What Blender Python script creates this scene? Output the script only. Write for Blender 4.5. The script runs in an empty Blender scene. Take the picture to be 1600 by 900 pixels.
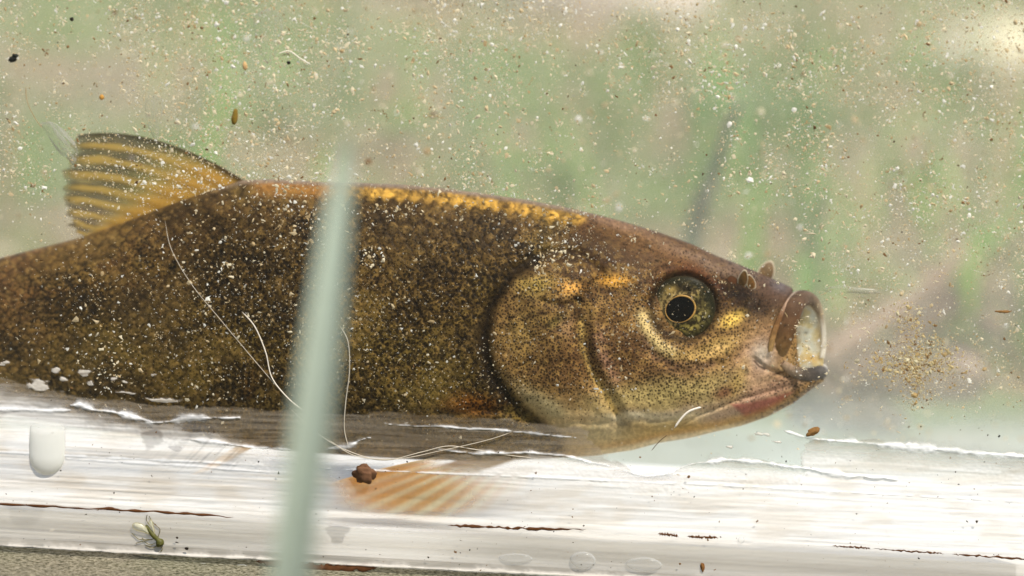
import bpy, math, random
import numpy as np
from mathutils import Matrix, Vector
S = bpy.context.scene
COL = S.collection
rng = np.random.default_rng(11)
random.seed(11)

# ---------------------------------------------------------------- camera
PITCH, ROLL, D0, PX = math.radians(8.0), math.radians(3.15), 0.4444, 1e-4   # one photo pixel is 0.1 mm on the front glass
cp, sp = math.cos(PITCH), math.sin(PITCH)
FW = np.array([0, cp, -sp]); UP0 = np.array([0, sp, cp]); R0 = np.array([1.0, 0, 0])
RT = math.cos(ROLL) * R0 + math.sin(ROLL) * UP0
UP = -math.sin(ROLL) * R0 + math.cos(ROLL) * UP0
OC = np.array([0, 0, 0.0466]); CAM = OC - FW * D0
cam = bpy.data.cameras.new('camera'); co = bpy.data.objects.new('camera', cam); COL.objects.link(co)
cam.lens, cam.sensor_width, cam.clip_start, cam.clip_end = 100, 36, 0.01, 400
cam.dof.use_dof = True; cam.dof.focus_distance = D0 + 0.004; cam.dof.aperture_fstop = 9.0
co.matrix_world = Matrix(((RT[0], UP[0], -FW[0], CAM[0]), (RT[1], UP[1], -FW[1], CAM[1]), (RT[2], UP[2], -FW[2], CAM[2]), (0, 0, 0, 1)))
S.camera = co
# ---------------------------------------------------------------- sky, sun, exposure
SUN_EL, SUN_AZ = math.radians(57), math.radians(142)      # azimuth measured clockwise from +Y: behind the camera, to its right
W = bpy.data.worlds.new('World'); S.world = W; W.use_nodes = True
sky = W.node_tree.nodes.new('ShaderNodeTexSky'); sky.sky_type = 'NISHITA'; sky.sun_disc = False
sky.sun_elevation, sky.sun_rotation = SUN_EL, SUN_AZ
bg = W.node_tree.nodes['Background']; bg.inputs[1].default_value = 0.12
W.node_tree.links.new(sky.outputs[0], bg.inputs[0])
sl = bpy.data.lights.new('sun', 'SUN'); sl.energy = 4.2; sl.angle = math.radians(0.5); sl.color = (1, 0.955, 0.88)
so = bpy.data.objects.new('sun', sl); COL.objects.link(so)
sd = Vector((math.sin(SUN_AZ) * math.cos(SUN_EL), math.cos(SUN_AZ) * math.cos(SUN_EL), math.sin(SUN_EL)))
so.rotation_euler = sd.to_track_quat('Z', 'Y').to_euler(); so.location = (0, -1, 2)
vs = S.view_settings; vs.view_transform = 'Standard'; vs.look = 'None'; vs.exposure = 0.62; vs.gamma = 1; vs.use_curve_mapping = False
S.cycles.transparent_max_bounces = 24; S.cycles.max_bounces = 10; S.cycles.volume_bounces = 1
S.cycles.caustics_reflective = False; S.cycles.caustics_refractive = False

# ---------------------------------------------------------------- helpers
def Pt(px, py, Y=0.0):
    """the point of the vertical plane y=Y that stands at a place traced from the photo"""
    px, py = np.asarray(px, float), np.asarray(py, float)
    d = FW * D0 + RT * ((px - 800) * PX)[..., None] + UP * ((450 - py) * PX)[..., None]
    t = (Y - CAM[1]) / d[..., 1]
    return CAM + d * t[..., None]
def lin(*c):
    c = np.array(c, float) / 255
    return np.where(c <= 0.04045, c / 12.92, ((c + 0.055) / 1.055) ** 2.4)
def sst(a, b, x):
    t = np.clip((x - a) / (b - a), 0, 1); return t * t * (3 - 2 * t)
def hsh(i, j, s):
    h = (i.astype(np.int64) * 374761393 + j.astype(np.int64) * 668265263 + s * 1274126177) & 0x7fffffff
    h = ((h ^ (h >> 13)) * 1274126177) & 0x7fffffff
    h = ((h ^ (h >> 16)) * 668265263) & 0x7fffffff
    return ((h ^ (h >> 15)) & 0xffff) / 65535.0
def vn(x, y, s=0):
    i, j = np.floor(x), np.floor(y); fx, fy = x - i, y - j
    fx, fy = fx * fx * (3 - 2 * fx), fy * fy * (3 - 2 * fy)
    return (hsh(i, j, s) * (1 - fx) + hsh(i + 1, j, s) * fx) * (1 - fy) + (hsh(i, j + 1, s) * (1 - fx) + hsh(i + 1, j + 1, s) * fx) * fy
def fbm(x, y, s=0, o=4):
    r, a, t = 0, 1.0, 0
    for k in range(o):
        r = r + a * vn(x * 2 ** k + 17.3 * k, y * 2 ** k + 5.1 * k, s + k); t += a; a *= 0.5
    return r / t
def pl_dist(u, v, pts):
    """distance to a polyline and the fraction along it"""
    best = np.full(u.shape, 1e9); tt = np.zeros(u.shape); n = len(pts) - 1
    for k in range(n):
        (ax, ay), (bx, by) = pts[k], pts[k + 1]
        L = (bx - ax) ** 2 + (by - ay) ** 2 + 1e-9
        t = np.clip(((u - ax) * (bx - ax) + (v - ay) * (by - ay)) / L, 0, 1)
        d = np.hypot(u - ax - t * (bx - ax), v - ay - t * (by - ay))
        m = d < best; best[m] = d[m]; tt[m] = ((k + t) / n)[m]
    return best, tt
def inside(u, v, poly):
    r = np.zeros(u.shape, bool); n = len(poly)
    for k in range(n):
        (ax, ay), (bx, by) = poly[k], poly[(k + 1) % n]
        if ay == by: continue
        c = ((ay > v) != (by > v)) & (u < (bx - ax) * (v - ay) / (by - ay) + ax)
        r ^= c
    return r
def sd_poly(u, v, poly):
    d, _ = pl_dist(u, v, list(poly) + [poly[0]]); return np.where(inside(u, v, poly), d, -d)
def spline(pts, n):
    p = np.array(pts, float); m = len(p)
    t = np.linspace(0, m - 1, n); i = np.clip(t.astype(int), 0, m - 2); f = (t - i)[:, None]
    p0, p1, p2, p3 = p[np.clip(i - 1, 0, m - 1)], p[i], p[i + 1], p[np.clip(i + 2, 0, m - 1)]
    return 0.5 * (2 * p1 + (p2 - p0) * f + (2 * p0 - 5 * p1 + 4 * p2 - p3) * f * f + (3 * p1 - p0 - 3 * p2 + p3) * f ** 3)

def tag(o, label=None, cat=None, group=None, kind=None):
    if label: o['label'] = label
    if cat: o['category'] = cat
    if group: o['group'] = group
    if kind: o['kind'] = kind
    return o
def empty(name, loc, *a, **k):
    o = bpy.data.objects.new(name, None); COL.objects.link(o); o.location = loc; o.empty_display_size = 0.01
    return tag(o, *a, **k)
def mk(name, V, F, mat, parent=None, smooth=True, **attrs):
    """one mesh object from arrays; colour attributes are (N,3), scalars (N,), vectors end in _v"""
    V = np.asarray(V, float).reshape(-1, 3); me = bpy.data.meshes.new(name)
    if isinstance(F, np.ndarray):
        k = F.shape[1]; me.vertices.add(len(V)); me.vertices.foreach_set('co', V.ravel().astype(np.float32))
        me.loops.add(F.size); me.loops.foreach_set('vertex_index', F.ravel().astype(np.int32))
        me.polygons.add(len(F)); me.polygons.foreach_set('loop_start', np.arange(0, F.size, k, dtype=np.int32))
        me.update(calc_edges=True)
    else:
        me.from_pydata(V.tolist(), [], F)
    for a, d in attrs.items():
        d = np.asarray(d, float)
        if a.endswith('_v'):
            at = me.attributes.new(a[:-2], 'FLOAT_VECTOR', 'POINT'); at.data.foreach_set('vector', d.ravel().astype(np.float32))
        elif d.ndim == 1:
            at = me.attributes.new(a, 'FLOAT', 'POINT'); at.data.foreach_set('value', d.astype(np.float32))
        else:
            at = me.attributes.new(a, 'FLOAT_COLOR', 'POINT')
            at.data.foreach_set('color', np.concatenate([d, np.ones((len(d), 1))], 1).ravel().astype(np.float32))
    me.validate(); me.polygons.foreach_set('use_smooth', [smooth] * len(me.polygons)); me.update()
    if mat: me.materials.append(mat)
    o = bpy.data.objects.new(name, me); COL.objects.link(o)
    if parent:
        o.parent = parent; m = Matrix.Translation(parent.location)
        p = parent
        while p.parent: p = p.parent; m = Matrix.Translation(p.location)
        o.matrix_parent_inverse = m.inverted() if parent.parent is None and parent.type == 'EMPTY' else Matrix.Identity(4)
    return o
def gridF(nu, nv, wrap=False):
    i, j = np.meshgrid(np.arange(nu - 1), np.arange(nv if wrap else nv - 1), indexing='ij'); j2 = (j + 1) % nv
    return np.stack([i * nv + j, (i + 1) * nv + j, (i + 1) * nv + j2, i * nv + j2], -1).reshape(-1, 4)
def boxVF(x0, x1, y0, y1, z0, z1):
    V = [(x, y, z) for x in (x0, x1) for y in (y0, y1) for z in (z0, z1)]
    return V, [(0, 1, 3, 2), (4, 6, 7, 5), (0, 4, 5, 1), (2, 3, 7, 6), (0, 2, 6, 4), (1, 5, 7, 3)]
def tubeVF(pts, rad, n=8):
    p = np.asarray(pts, float); m = len(p); rad = np.broadcast_to(np.asarray(rad, float), (m,))
    t = np.gradient(p, axis=0); t /= np.linalg.norm(t, axis=1)[:, None] + 1e-12
    ref = np.array([0.13, -1.0, 0.21]); a = np.cross(t, ref); a /= np.linalg.norm(a, axis=1)[:, None] + 1e-12; b = np.cross(t, a)
    th = np.linspace(0, 2 * np.pi, n, endpoint=False)
    V = p[:, None] + rad[:, None, None] * (a[:, None] * np.cos(th)[None, :, None] + b[:, None] * np.sin(th)[None, :, None])
    F = gridF(m, n, True).tolist(); F.append(list(range(n))[::-1]); F.append([(m - 1) * n + k for k in range(n)])
    return V.reshape(-1, 3), F
def join(parts):
    V, F, o = [], [], 0
    for v, f in parts:
        V.append(np.asarray(v)); F += [[i + o for i in q] for q in f]; o += len(v)
    return np.concatenate(V), F

# ---------------------------------------------------------------- materials
class NT:
    def __init__(s, name):
        s.m = bpy.data.materials.new(name); s.m.use_nodes = True; s.t = s.m.node_tree; s.t.nodes.clear()
        s.out = s.n('OutputMaterial')
    def n(s, kind, **k):
        x = s.t.nodes.new('ShaderNode' + kind)
        for a, b in k.items(): setattr(x, a, b)
        return x
    def l(s, a, b): s.t.links.new(a, b)
    def set(s, node, **k):
        for a, b in k.items():
            key = int(a[1:]) if a[0] == 'i' and a[1:].isdigit() else a.replace('_', ' ')
            if hasattr(b, 'is_output'): s.l(b, node.inputs[key])
            else: node.inputs[key].default_value = b
        return node
    def math(s, op, a, b=0.0, c=None, clamp=False):
        x = s.n('Math', operation=op, use_clamp=clamp); s.set(x, i0=a, i1=b)
        if c is not None: s.set(x, i2=c)
        return x.outputs[0]
    def ramp(s, f, a, b): 
        x = s.n('MapRange', interpolation_type='SMOOTHSTEP'); s.set(x, Value=f, From_Min=a, From_Max=b); return x.outputs[0]
    def mix(s, f, a, b):
        x = s.n('Mix', data_type='RGBA'); s.set(x, i0=f, i6=a, i7=b); return x.outputs[2]
    def attr(s, name, out='Color'): return s.n('Attribute', attribute_name=name).outputs[out]
    def noise(s, vec, scale, detail=4, rough=.55, dim='3D'):
        x = s.n('TexNoise', noise_dimensions=dim); s.set(x, Scale=scale, Detail=detail, Roughness=rough)
        if vec is not None: s.l(vec, x.inputs['Vector'])
        return x.outputs[0]
    def objco(s, scale=1e4):
        c = s.n('TexCoord').outputs['Object']; m = s.n('Mapping'); m.inputs['Scale'].default_value = (scale,) * 3
        s.l(c, m.inputs[0]); return m.outputs[0]
    def princ(s, col, rough=.5, spec=.3, **k):
        p = s.n('BsdfPrincipled'); s.set(p, Base_Color=col, Roughness=rough); p.inputs['Specular IOR Level'].default_value = spec
        s.set(p, **k); return p
    def bump(s, h, dist, strength=1.0):
        b = s.n('Bump'); s.set(b, Height=h, Distance=dist, Strength=strength); return b.outputs[0]
    def fin(s, sh): s.l(sh, s.out.inputs[0]); return s.m
    def mixsh(s, f, a, b):
        x = s.n('MixShader'); s.set(x, i0=f, i1=a, i2=b); return x.outputs[0]
def c4(c): return (*[float(x) for x in c], 1)
def simple(name, col, rough=.6, spec=.3, var=.25, scale=.05, bump=0.0):
    t = NT(name); v = t.objco(); n = t.noise(v, scale)
    c = np.array(col); cc = t.mix(n, c4(c * (1 - var)), c4(np.clip(c * (1 + var), 0, 1)))
    p = t.princ(cc, rough, spec)
    if bump: t.l(t.bump(n, bump), p.inputs['Normal'])
    return t.fin(p.outputs[0])
def colmat(name, rough=.6, spec=.2, trans=0.0, alpha=None, bump=0, bscale=.1):
    """colour from the mesh's own col attribute; trans = share of translucent light; alpha = attribute of opacity"""
    t = NT(name); col = t.attr('col'); v = t.objco()
    n = t.noise(v, bscale); c = t.mix(t.math('MULTIPLY', n, .35), col, (0.01, .008, .005, 1))
    p = t.princ(c, rough, spec); sh = p.outputs[0]
    if bump: t.l(t.bump(n, bump), p.inputs['Normal'])
    if trans:
        tr = t.n('BsdfTranslucent'); t.l(c, tr.inputs[0]); sh = t.mixsh(trans, sh, tr.outputs[0])
    if alpha:
        sh = t.mixsh(t.attr(alpha, 'Fac'), t.n('BsdfTransparent').outputs[0], sh)
    return t.fin(sh)

def pane_mat(name, film, dots):
    t = NT(name); v = t.objco()
    n1 = t.noise(v, .006, 5, .6); n2 = t.noise(v, .05, 4, .7)
    f = t.math('MULTIPLY_ADD', t.ramp(n1, .3, .75), film * .7, film * .55)
    f = t.math('MULTIPLY', f, t.math('MULTIPLY_ADD', n2, .8, .6))
    vo = t.n('TexVoronoi'); t.set(vo, Scale=.075); t.l(v, vo.inputs['Vector'])
    sep = t.n('SeparateColor'); t.l(vo.outputs['Color'], sep.inputs[0])
    r = t.math('MULTIPLY', t.math('POWER', sep.outputs[0], 5.0), .17)
    d = t.math('LESS_THAN', vo.outputs['Distance'], r)
    f = t.math('MAXIMUM', f, t.math('MULTIPLY', d, dots))
    df = t.n('BsdfDiffuse'); t.l(t.mix(n2, c4((.62, .54, .38)), c4((.75, .70, .55))), df.inputs[0])
    sh = t.mixsh(f, t.n('BsdfTransparent').outputs[0], df.outputs[0])
    g = t.n('BsdfGlossy'); t.set(g, Roughness=.08)
    lw = t.n('Fresnel'); t.set(lw, IOR=1.3)
    sh = t.mixsh(t.math('MULTIPLY', lw.outputs[0], .25), sh, g.outputs[0])
    return t.fin(sh)

# ---------------------------------------------------------------- the ground behind and under the tank
def ground_z(x, y):
    r = np.hypot(x, y - .03)
    return sst(.22, .5, r) * ((fbm(x * 3 + 40, y * 3 + 11, 3) - .5) * .05 + np.clip(y, 0, 60) * .03)
gx = np.concatenate([-np.geomspace(150, .45, 40), np.linspace(-.44, .44, 150), np.geomspace(.45, 150, 40)])
gy = np.concatenate([-np.geomspace(60, .3, 24), np.linspace(-.29, 1.6, 260), np.geomspace(1.62, 250, 60)])
XX, YY = np.meshgrid(gx, gy, indexing='ij'); ZZ = ground_z(XX, YY)
t = NT('soil'); v = t.n('TexCoord').outputs['Object']
a, b, c = t.noise(v, 6, 3), t.noise(v, 40, 5, .65), t.noise(v, 260, 3)
d = t.noise(v, 1300, 6, .75)
col = t.mix(t.ramp(a, .44, .56), c4(lin(146, 124, 94)), c4(lin(92, 122, 48)))
col = t.mix(t.ramp(b, .52, .68), col, c4(lin(206, 186, 154)))
col = t.mix(t.math('MULTIPLY', t.ramp(b, .45, .25), .7), col, c4(lin(92, 76, 58)))
col = t.mix(t.math('MULTIPLY', c, .55), col, c4(lin(66, 66, 40))); col = t.mix(t.ramp(d, .48, .7), col, c4(lin(54, 48, 32))); col = t.mix(t.math('MULTIPLY', t.ramp(d, .42, .3), .6), col, c4(lin(190, 184, 160)))
sx = t.n('SeparateXYZ'); t.l(v, sx.inputs[0]); col = t.mix(t.math('MULTIPLY', t.ramp(sx.outputs[1], .14, .04), .8), col, t.mix(t.ramp(d, .4, .62), c4(lin(150, 142, 122)), c4(lin(62, 60, 44))))
p = t.princ(col, .95, .1); t.l(t.bump(t.math('ADD', c, t.math('MULTIPLY', d, .25)), .002), p.inputs['Normal']); M_soil = t.fin(p.outputs[0])
tag(mk('ground', np.stack([XX, YY, ZZ], -1), gridF(len(gx), len(gy)), M_soil), kind='structure')

def blade(base, h, w, lean, az, nseg=5, curl=.5, twist=0.0):
    """a grass blade with a keeled, tapering leaf: returns verts, faces"""
    d = np.array([math.cos(az), math.sin(az), 0]); s = np.array([-math.sin(az + twist), math.cos(az + twist), 0])
    V = []
    for k in range(nseg + 1):
        f = k / nseg; ang = lean * (1 + curl * f * 1.6)
        c = np.array(base) + d * (h * f * math.sin(ang)) + np.array([0, 0, h * f * math.cos(ang)])
        ww = w * .5 * (1 - f ** 2.2) ** .8 * (.7 + .3 * min(1, f * 4)) + w * .01
        n = np.array([d[0], d[1], -.3]) * w * .22
        V += [c - s * ww, c + n * (1 - f), c + s * ww]
    F = []
    for k in range(nseg):
        o = k * 3; F += [[o, o + 1, o + 4, o + 3], [o + 1, o + 2, o + 5, o + 4]]
    return np.array(V), F
M_leafs = colmat('grass leaves', .55, .2, .4)
GREENS = [lin(108, 160, 46), lin(86, 140, 42), lin(134, 172, 68), lin(186, 170, 118), lin(160, 142, 100), lin(76, 116, 52), lin(200, 186, 142)]
V, F, C, o = [], [], [], 0
for k in range(9000):
    y = .2 + (random.random() ** 1.7) * 4.2; x = (random.random() - .5) * (1.0 + y * .62)
    cl = float(fbm(np.array(x * 5 + 9.), np.array(y * 3.2 + 4.), 21, 3)); 
    if random.random() > (cl - .36) * 3.4: continue
    if y < .34 and cl < .62: continue
    z = float(ground_z(np.array(x), np.array(y))) - .003
    vv, ff = blade((x, y, z), random.uniform(.02, .062) * (.7 + cl * .7), random.uniform(.003, .0062), random.uniform(.05, .9), random.uniform(0, 6.28), 4)
    g = GREENS[min(6, int(abs(random.gauss(0, 2.4))))] * random.uniform(.75, 1.2)
    V.append(vv); F += [[i + o for i in q] for q in ff]; C.append(np.repeat(g[None], len(vv), 0)); o += len(vv)
tag(mk('grass', np.concatenate(V), F, M_leafs, col=np.concatenate(C)), 'short green and straw coloured grass growing on the ground behind the tank', kind='stuff')

def one_blade(name, pts, w, col, label, Y):
    """a single leaf whose midrib runs through traced places at distance Y, rooted in the ground"""
    q = spline([tuple(Pt(a, b, yy)) for (a, b), yy in pts], 40); n = len(q); V = []
    for k, c in enumerate(q):
        f = k / (n - 1); ww = w * .5 * max(.03, (1 - f ** 3.0)) ** .75
        V += [c + np.array([-ww, -.0002, 0]), c + np.array([-ww * .5, .12 * w, 0]), c + np.array([0, .2 * w, 0]), c + np.array([ww * .5, .12 * w, 0]), c + np.array([ww, -.0002, 0])]
    F = gridF(n, 5)
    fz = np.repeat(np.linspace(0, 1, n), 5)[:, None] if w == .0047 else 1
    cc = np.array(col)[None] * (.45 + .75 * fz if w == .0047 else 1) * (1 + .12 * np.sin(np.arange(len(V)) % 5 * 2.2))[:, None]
    ob = mk(name, V, F, M_leafs, col=cc); return tag(ob, label, 'grass blade')
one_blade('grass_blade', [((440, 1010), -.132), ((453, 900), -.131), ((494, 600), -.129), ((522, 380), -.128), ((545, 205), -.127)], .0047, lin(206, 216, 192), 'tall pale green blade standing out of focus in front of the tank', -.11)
one_blade('grass_blade', [((1050, 560), .19), ((1082, 370), .19), ((1108, 285), .185), ((1160, 150), .18)], .0046, lin(48, 92, 62), 'dark bluish green blade leaning right behind the top of the head', .19)
one_blade('grass_blade', [((1255, 590), .2), ((1260, 470), .2), ((1270, 380), .2), ((1292, 270), .19)], .0050, lin(96, 160, 40), 'bright green upright blade just behind the snout', .26)

def stone(name, px, py, Y, r, col, label, cat, sq=(1, 1, .8), seed=1):
    c = Pt(px, py, Y); th, ph = np.meshgrid(np.linspace(0, np.pi, 24), np.linspace(0, 2 * np.pi, 36, endpoint=False), indexing='ij')
    d = np.stack([np.sin(th) * np.cos(ph), np.sin(th) * np.sin(ph), np.cos(th)], -1)
    k = 1 + .35 * (fbm(d[..., 0] * 2 + 9 + seed, d[..., 1] * 2 + d[..., 2] * 2.3 + 7, seed) - .5)
    z = float(ground_z(np.array(c[0]), np.array(c[1])))
    V = d * (k * r)[..., None] * np.array(sq) + np.array([c[0], c[1], z + r * sq[2] * .5])
    return tag(mk(name, V, gridF(24, 36, True), simple(name + '_m%d' % seed, col, .9, .1, .3, .02)), label, cat)
def ground_hit(px, py):
    d = FW * D0 + RT * (px - 800) * PX + UP * (450 - py) * PX
    return CAM[1] + d[1] * (CAM[2] - .008) / -d[2]
def put_stone(px, py, r, col, label, cat='stone', **k):
    return stone('stone', px, py, ground_hit(px, py), r, col, label, cat, **k)
put_stone(1490, 560, .008, lin(128, 108, 96), 'small pinkish pebble on the ground behind the tank, right of the fish mouth', seed=2)
put_stone(1560, 500, .010, lin(120, 100, 85), 'brownish pebble beside the pinkish one near the right edge', seed=3, sq=(1.2, 1, .6))
put_stone(930, 95, .045, lin(214, 196, 180), 'large pale stone lying far behind in the grass above the back', seed=4, sq=(1.5, 1, .7))
put_stone(1545, 200, .022, lin(210, 200, 165), 'pale sandy stone in the grass near the upper right corner', seed=5, sq=(1.2, 1, .8))
for a in ((1400, 560, .012, 'flat dark clod of earth behind the tan silt clump', 7, lin(74, 62, 50)), (1530, 470, .013, 'dark clod of earth near the right edge above the pebbles', 8, lin(80, 68, 58)), (1330, 610, .008, 'small dark clod of earth behind the lower jaw', 9, lin(70, 62, 46)), (1180, 250, .02, 'mossy dark green clod far behind the head', 10, lin(66, 92, 50)), (690, 60, .05, 'large dark clod far behind the middle of the back', 11, lin(96, 88, 64)), (1590, 40, .05, 'large dark clod far behind at the upper right corner', 12, lin(92, 84, 62))):
    stone('clod', a[0], a[1], ground_hit(a[0], a[1]), a[2], a[5], a[3], 'clod', (1.7, 1, .55), a[4])
def gstick(pts, r, col, label):
    q = []
    for (px, py) in pts: 
        Y = ground_hit(px, py); c = Pt(px, py, Y); q.append((c[0], c[1], max(c[2], float(ground_z(np.array(c[0]), np.array(c[1])))) + r))
    V, F = tubeVF(spline(q, 30), r * (1 + .15 * np.sin(np.arange(30) * .9)), 10)
    tag(mk('dry_stick', V, F, simple('bark', col, .9, .1, .3, .01)), label, 'stick')
gstick([(1270, 590), (1350, 540), (1430, 480), (1560, 395)], .0032, lin(128, 108, 90), 'pale pinkish dry stick lying slantwise behind the fish mouth')
gstick([(1300, 620), (1400, 565), (1500, 470)], .003, lin(78, 62, 50), 'dark brown dry stick lying beside the pale stick')

# ---------------------------------------------------------------- the photo tank
TX0, TX1, TD, TH, GT = -.185, .165, .072, .128, .004
ZF = float(Pt(800, 839, GT)[2])                               # top of the floor slab
tank = empty('photo_tank', (0, TD / 2, 0.0008), 'narrow clear tank with dirty front pane and smeared white bottom seam, standing on the ground', 'fish tank')
M_front = pane_mat('front glass with dust film', .004, .25); M_back = pane_mat('back glass with dust film', .15, .2)
Z0 = .0008
mk('front_pane', *boxVF(TX0, TX1, 0, GT, Z0, TH), M_front, tank, False)
mk('back_pane', *boxVF(TX0, TX1, TD - GT, TD, Z0, TH), M_back, tank, False)
for x0, x1 in ((TX0, TX0 + GT), (TX1 - GT, TX1)):
    mk('side_pane', *boxVF(x0, x1, GT + .0002, TD - GT - .0002, Z0, TH), M_back, tank, False)
M_floor = simple('white acrylic', (.80, .78, .73), .45, .3, .12, .004)
mk('floor_slab', *boxVF(TX0 + GT + .0002, TX1 - GT - .0002, GT + .0003, TD - GT - .0003, Z0 + .0005, ZF), M_floor, tank, False)
# smeared sealant on the lower front pane, with its torn edges, ridges and streaks
us, vs_ = np.arange(-40, 1641, 1.7), np.arange(556, 950, 1.5)
U, Vv = np.meshgrid(us, vs_, indexing='ij')
wx = (fbm(U / 38, Vv / 16, 61) - .5) * 26; wy = (fbm(U / 38, Vv / 16, 71) - .5) * 22
Uw, Vw = U + wx, Vv + wy
def below(poly, u, v): 
    p = np.array(poly); return v - np.interp(u, p[:, 0], p[:, 1])
edgeA = [(-40, 588), (60, 600), (105, 618), (170, 628), (230, 634), (320, 634), (420, 640), (600, 645), (700, 650), (800, 655), (905, 668), (930, 690), (940, 712), (1000, 735), (1060, 735), (1110, 718), (1180, 716), (1255, 728), (1262, 684), (1300, 684), (1440, 694), (1640, 715)]
sa = below(edgeA, U + wx * .9 + (fbm(U / 7, Vv / 7, 27, 3) - .5) * 14, Vv + wy * .8)
A = np.zeros_like(U)
streak = fbm(U / 160, (Vv - U * .055) / 3.2, 81, 3)
# thin grey smear over the belly, thick white further down and to the left and right
thin = .42 + .35 * (streak - .5)
edgeW = [(-40, 596), (70, 612), (130, 634), (250, 656), (330, 662), (420, 700), (520, 722), (560, 740), (640, 722), (760, 716), (860, 706), (930, 716), (1000, 738), (1060, 737), (1110, 718), (1250, 728), (1262, 690), (1640, 718)]
sw = below(edgeW, U + wx * .9, Vv + wy)
A = sst(-1.5, 2.5, sa) * thin
A = np.maximum(A, sst(-8, 30, sw) * (.70 + .16 * sst(738, 752, Vv) * sst(832, 820, Vv - (U - 800) * .055) + (.5 - .35 * sst(600, 800, U)) * (streak - .5)) * sst(-1.5, 2.5, sa))
# clearer window where the pectoral fin shows through
finw = np.exp(-(((U - 640) / 142) ** 2 + ((Vv - 772 - (U - 650) * .02) / 58) ** 2) ** 1.6)
A = A * (1 - .93 * finw * sst(700, 735, Vv))
A *= 1 - .25 * sst(822, 836, Vv - (U - 800) * .055)
bands = fbm(U / 240, (Vv - U * .055) / 8, 83, 4)
H = 2.0 + 3.0 * streak * A + 5 * np.clip(sw, 0, 20) / 20
WHT = lin(244, 239, 231); GRY = lin(158, 143, 122)
Csm = GRY + (WHT - GRY) * sst(-6, 34, sw)[..., None]
Csm = Csm * (1 - .26 * sst(.48, .72, bands)[..., None] * (1 - .75 * sst(760, 1000, U) * sst(738, 756, Vv))[..., None] * np.array([.8, .95, 1.15]) * (1 - .6 * sst(740, 780, Vv) * sst(830, 800, Vv)[...])[..., None])
Csm = Csm * (1 - .16 * sst(.45, .75, fbm(U / 60, Vv / 22, 91))[..., None] * np.array([.5, .75, 1.1]))
def ridge(pts, w, h, a=1.0, col=(246, 243, 238), wob=1.0):
    global A, H, Csm
    d, tt = pl_dist(U + wx * .12 * wob, Vv + wy * .25 * wob, pts)
    gr = fbm(U / 26, Vv / 26, int(pts[0][0]) % 97, 3); gf = fbm(U / 5, Vv / 4, 7 + int(pts[0][0]) % 89, 3); ww = w * (.25 + 1.2 * sst(.3, .75, gr)) * (.6 + .8 * gf) * np.clip(np.minimum(tt, 1 - tt) * 9, .25, 1)
    k = np.exp(-(d / ww) ** 2) * sst(.16, .36, gr * .6 + gf * .4)
    A = np.maximum(A, k * a); H = H + k * h
    m = np.clip(k * 1.3, 0, 1)[..., None]; Csm = Csm * (1 - m) + lin(*col) * m
ridge([(-40, 636), (60, 640), (110, 641)], 3.2, 6)
ridge([(112, 634), (125, 632), (145, 640), (190, 646), (240, 660), (262, 659), (300, 652), (375, 653)], 4.5, 9)
ridge([(300, 687), (345, 692), (400, 699), (460, 701)], 2.8, 6)
ridge([(510, 699), (545, 696), (580, 686)], 2.6, 5, wob=2)
ridge([(600, 662), (710, 667), (800, 674), (905, 684)], 1.7, 5)
ridge([(680, 700), (740, 710), (800, 705), (880, 711), (930, 722), (980, 735), (1010, 742), (1050, 738), (1090, 722), (1140, 718), (1190, 722), (1260, 733), (1330, 742), (1400, 748)], 3.6, 8, wob=1.6)
ridge([(1225, 672), (1262, 684), (1350, 692), (1450, 700), (1640, 716)], 5.5, 9, wob=.3)
ridge([(500, 731), (600, 735), (760, 742), (900, 748), (1180, 760), (1640, 786)], 1.6, 3.5, .9, wob=.2)
ridge([(-40, 704), (200, 716), (420, 728)], 1.8, 3, .9, wob=.3)
ridge([(105, 716), (300, 728), (420, 737)], 1.6, 3, .9, wob=.3)
ridge([(-40, 849), (200, 862), (440, 874)], 4.5, 8, wob=.3)
ridge([(480, 878), (640, 886), (900, 898), (1640, 930)], 4.5, 7, wob=.3)
for px, py, rx, ry in ((85, 578, 12, 6), (135, 581, 14, 7), (60, 600, 26, 9), (142, 600, 9, 7), (98, 590, 6, 5), (176, 588, 5, 4), (192, 594, 5, 4), (247, 588, 6, 4), (5, 572, 12, 5), (195, 616, 20, 4), (255, 621, 36, 5), (1190, 676, 12, 5), (1212, 686, 10, 4), (1145, 700, 8, 4)):
    k = sst(.9, .55, np.hypot((Uw - px) / rx, (Vw - py) / ry) + (fbm(U / 5, Vv / 5, 33, 2) - .5) * .5)
    A = np.maximum(A, k * .8); H += k * 5; Csm = Csm * (1 - k[..., None]) + lin(215, 205, 190) * k[..., None]
for px, py, rx, ry in ((240, 685, 18, 16), (310, 668, 30, 8), (275, 700, 12, 8)):     # grey tear and scratches
    k = sst(1.05, .8, np.hypot((Uw - px) / rx, (Vw - py) / ry)) * .6
    Csm = Csm * (1 - k[..., None]) + lin(120, 112, 104) * k[..., None]
k = sst(.5, .8, fbm((U + Vv) / 5, (U - Vv) / 60, 45, 2)) * np.exp(-(((U - 340) / 70) ** 2 + ((Vv - 705) / 26) ** 2)) * .6
Csm = Csm * (1 - k[..., None]) + lin(110, 104, 98) * k[..., None]
H += ((fbm(U / 4, Vv / 3.2, 15, 3) - .5) * 7 * sst(60, -10, sw) + (fbm(U / 60, Vv / 5, 16, 3) - .5) * 3) * A; A = A * (1 - .5 * sst(.5, .7, fbm(U / 60, Vv / 4, 19, 4)) * sst(40, -5, sw))
low = Vv - (U - 800) * .055; k = sst(816, 836, low + wy * .3)[..., None] * .8; Csm = Csm * (1 - k) + lin(226, 215, 197) * k
k = (sst(846, 858, low) * sst(876, 864, low))[..., None] * .5; Csm = Csm * (1 - k) + lin(176, 164, 142) * k
A = A * sst(896.5, 895, low + wy * .12)
A = np.clip(A, 0, 1); keep = A > .02
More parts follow.
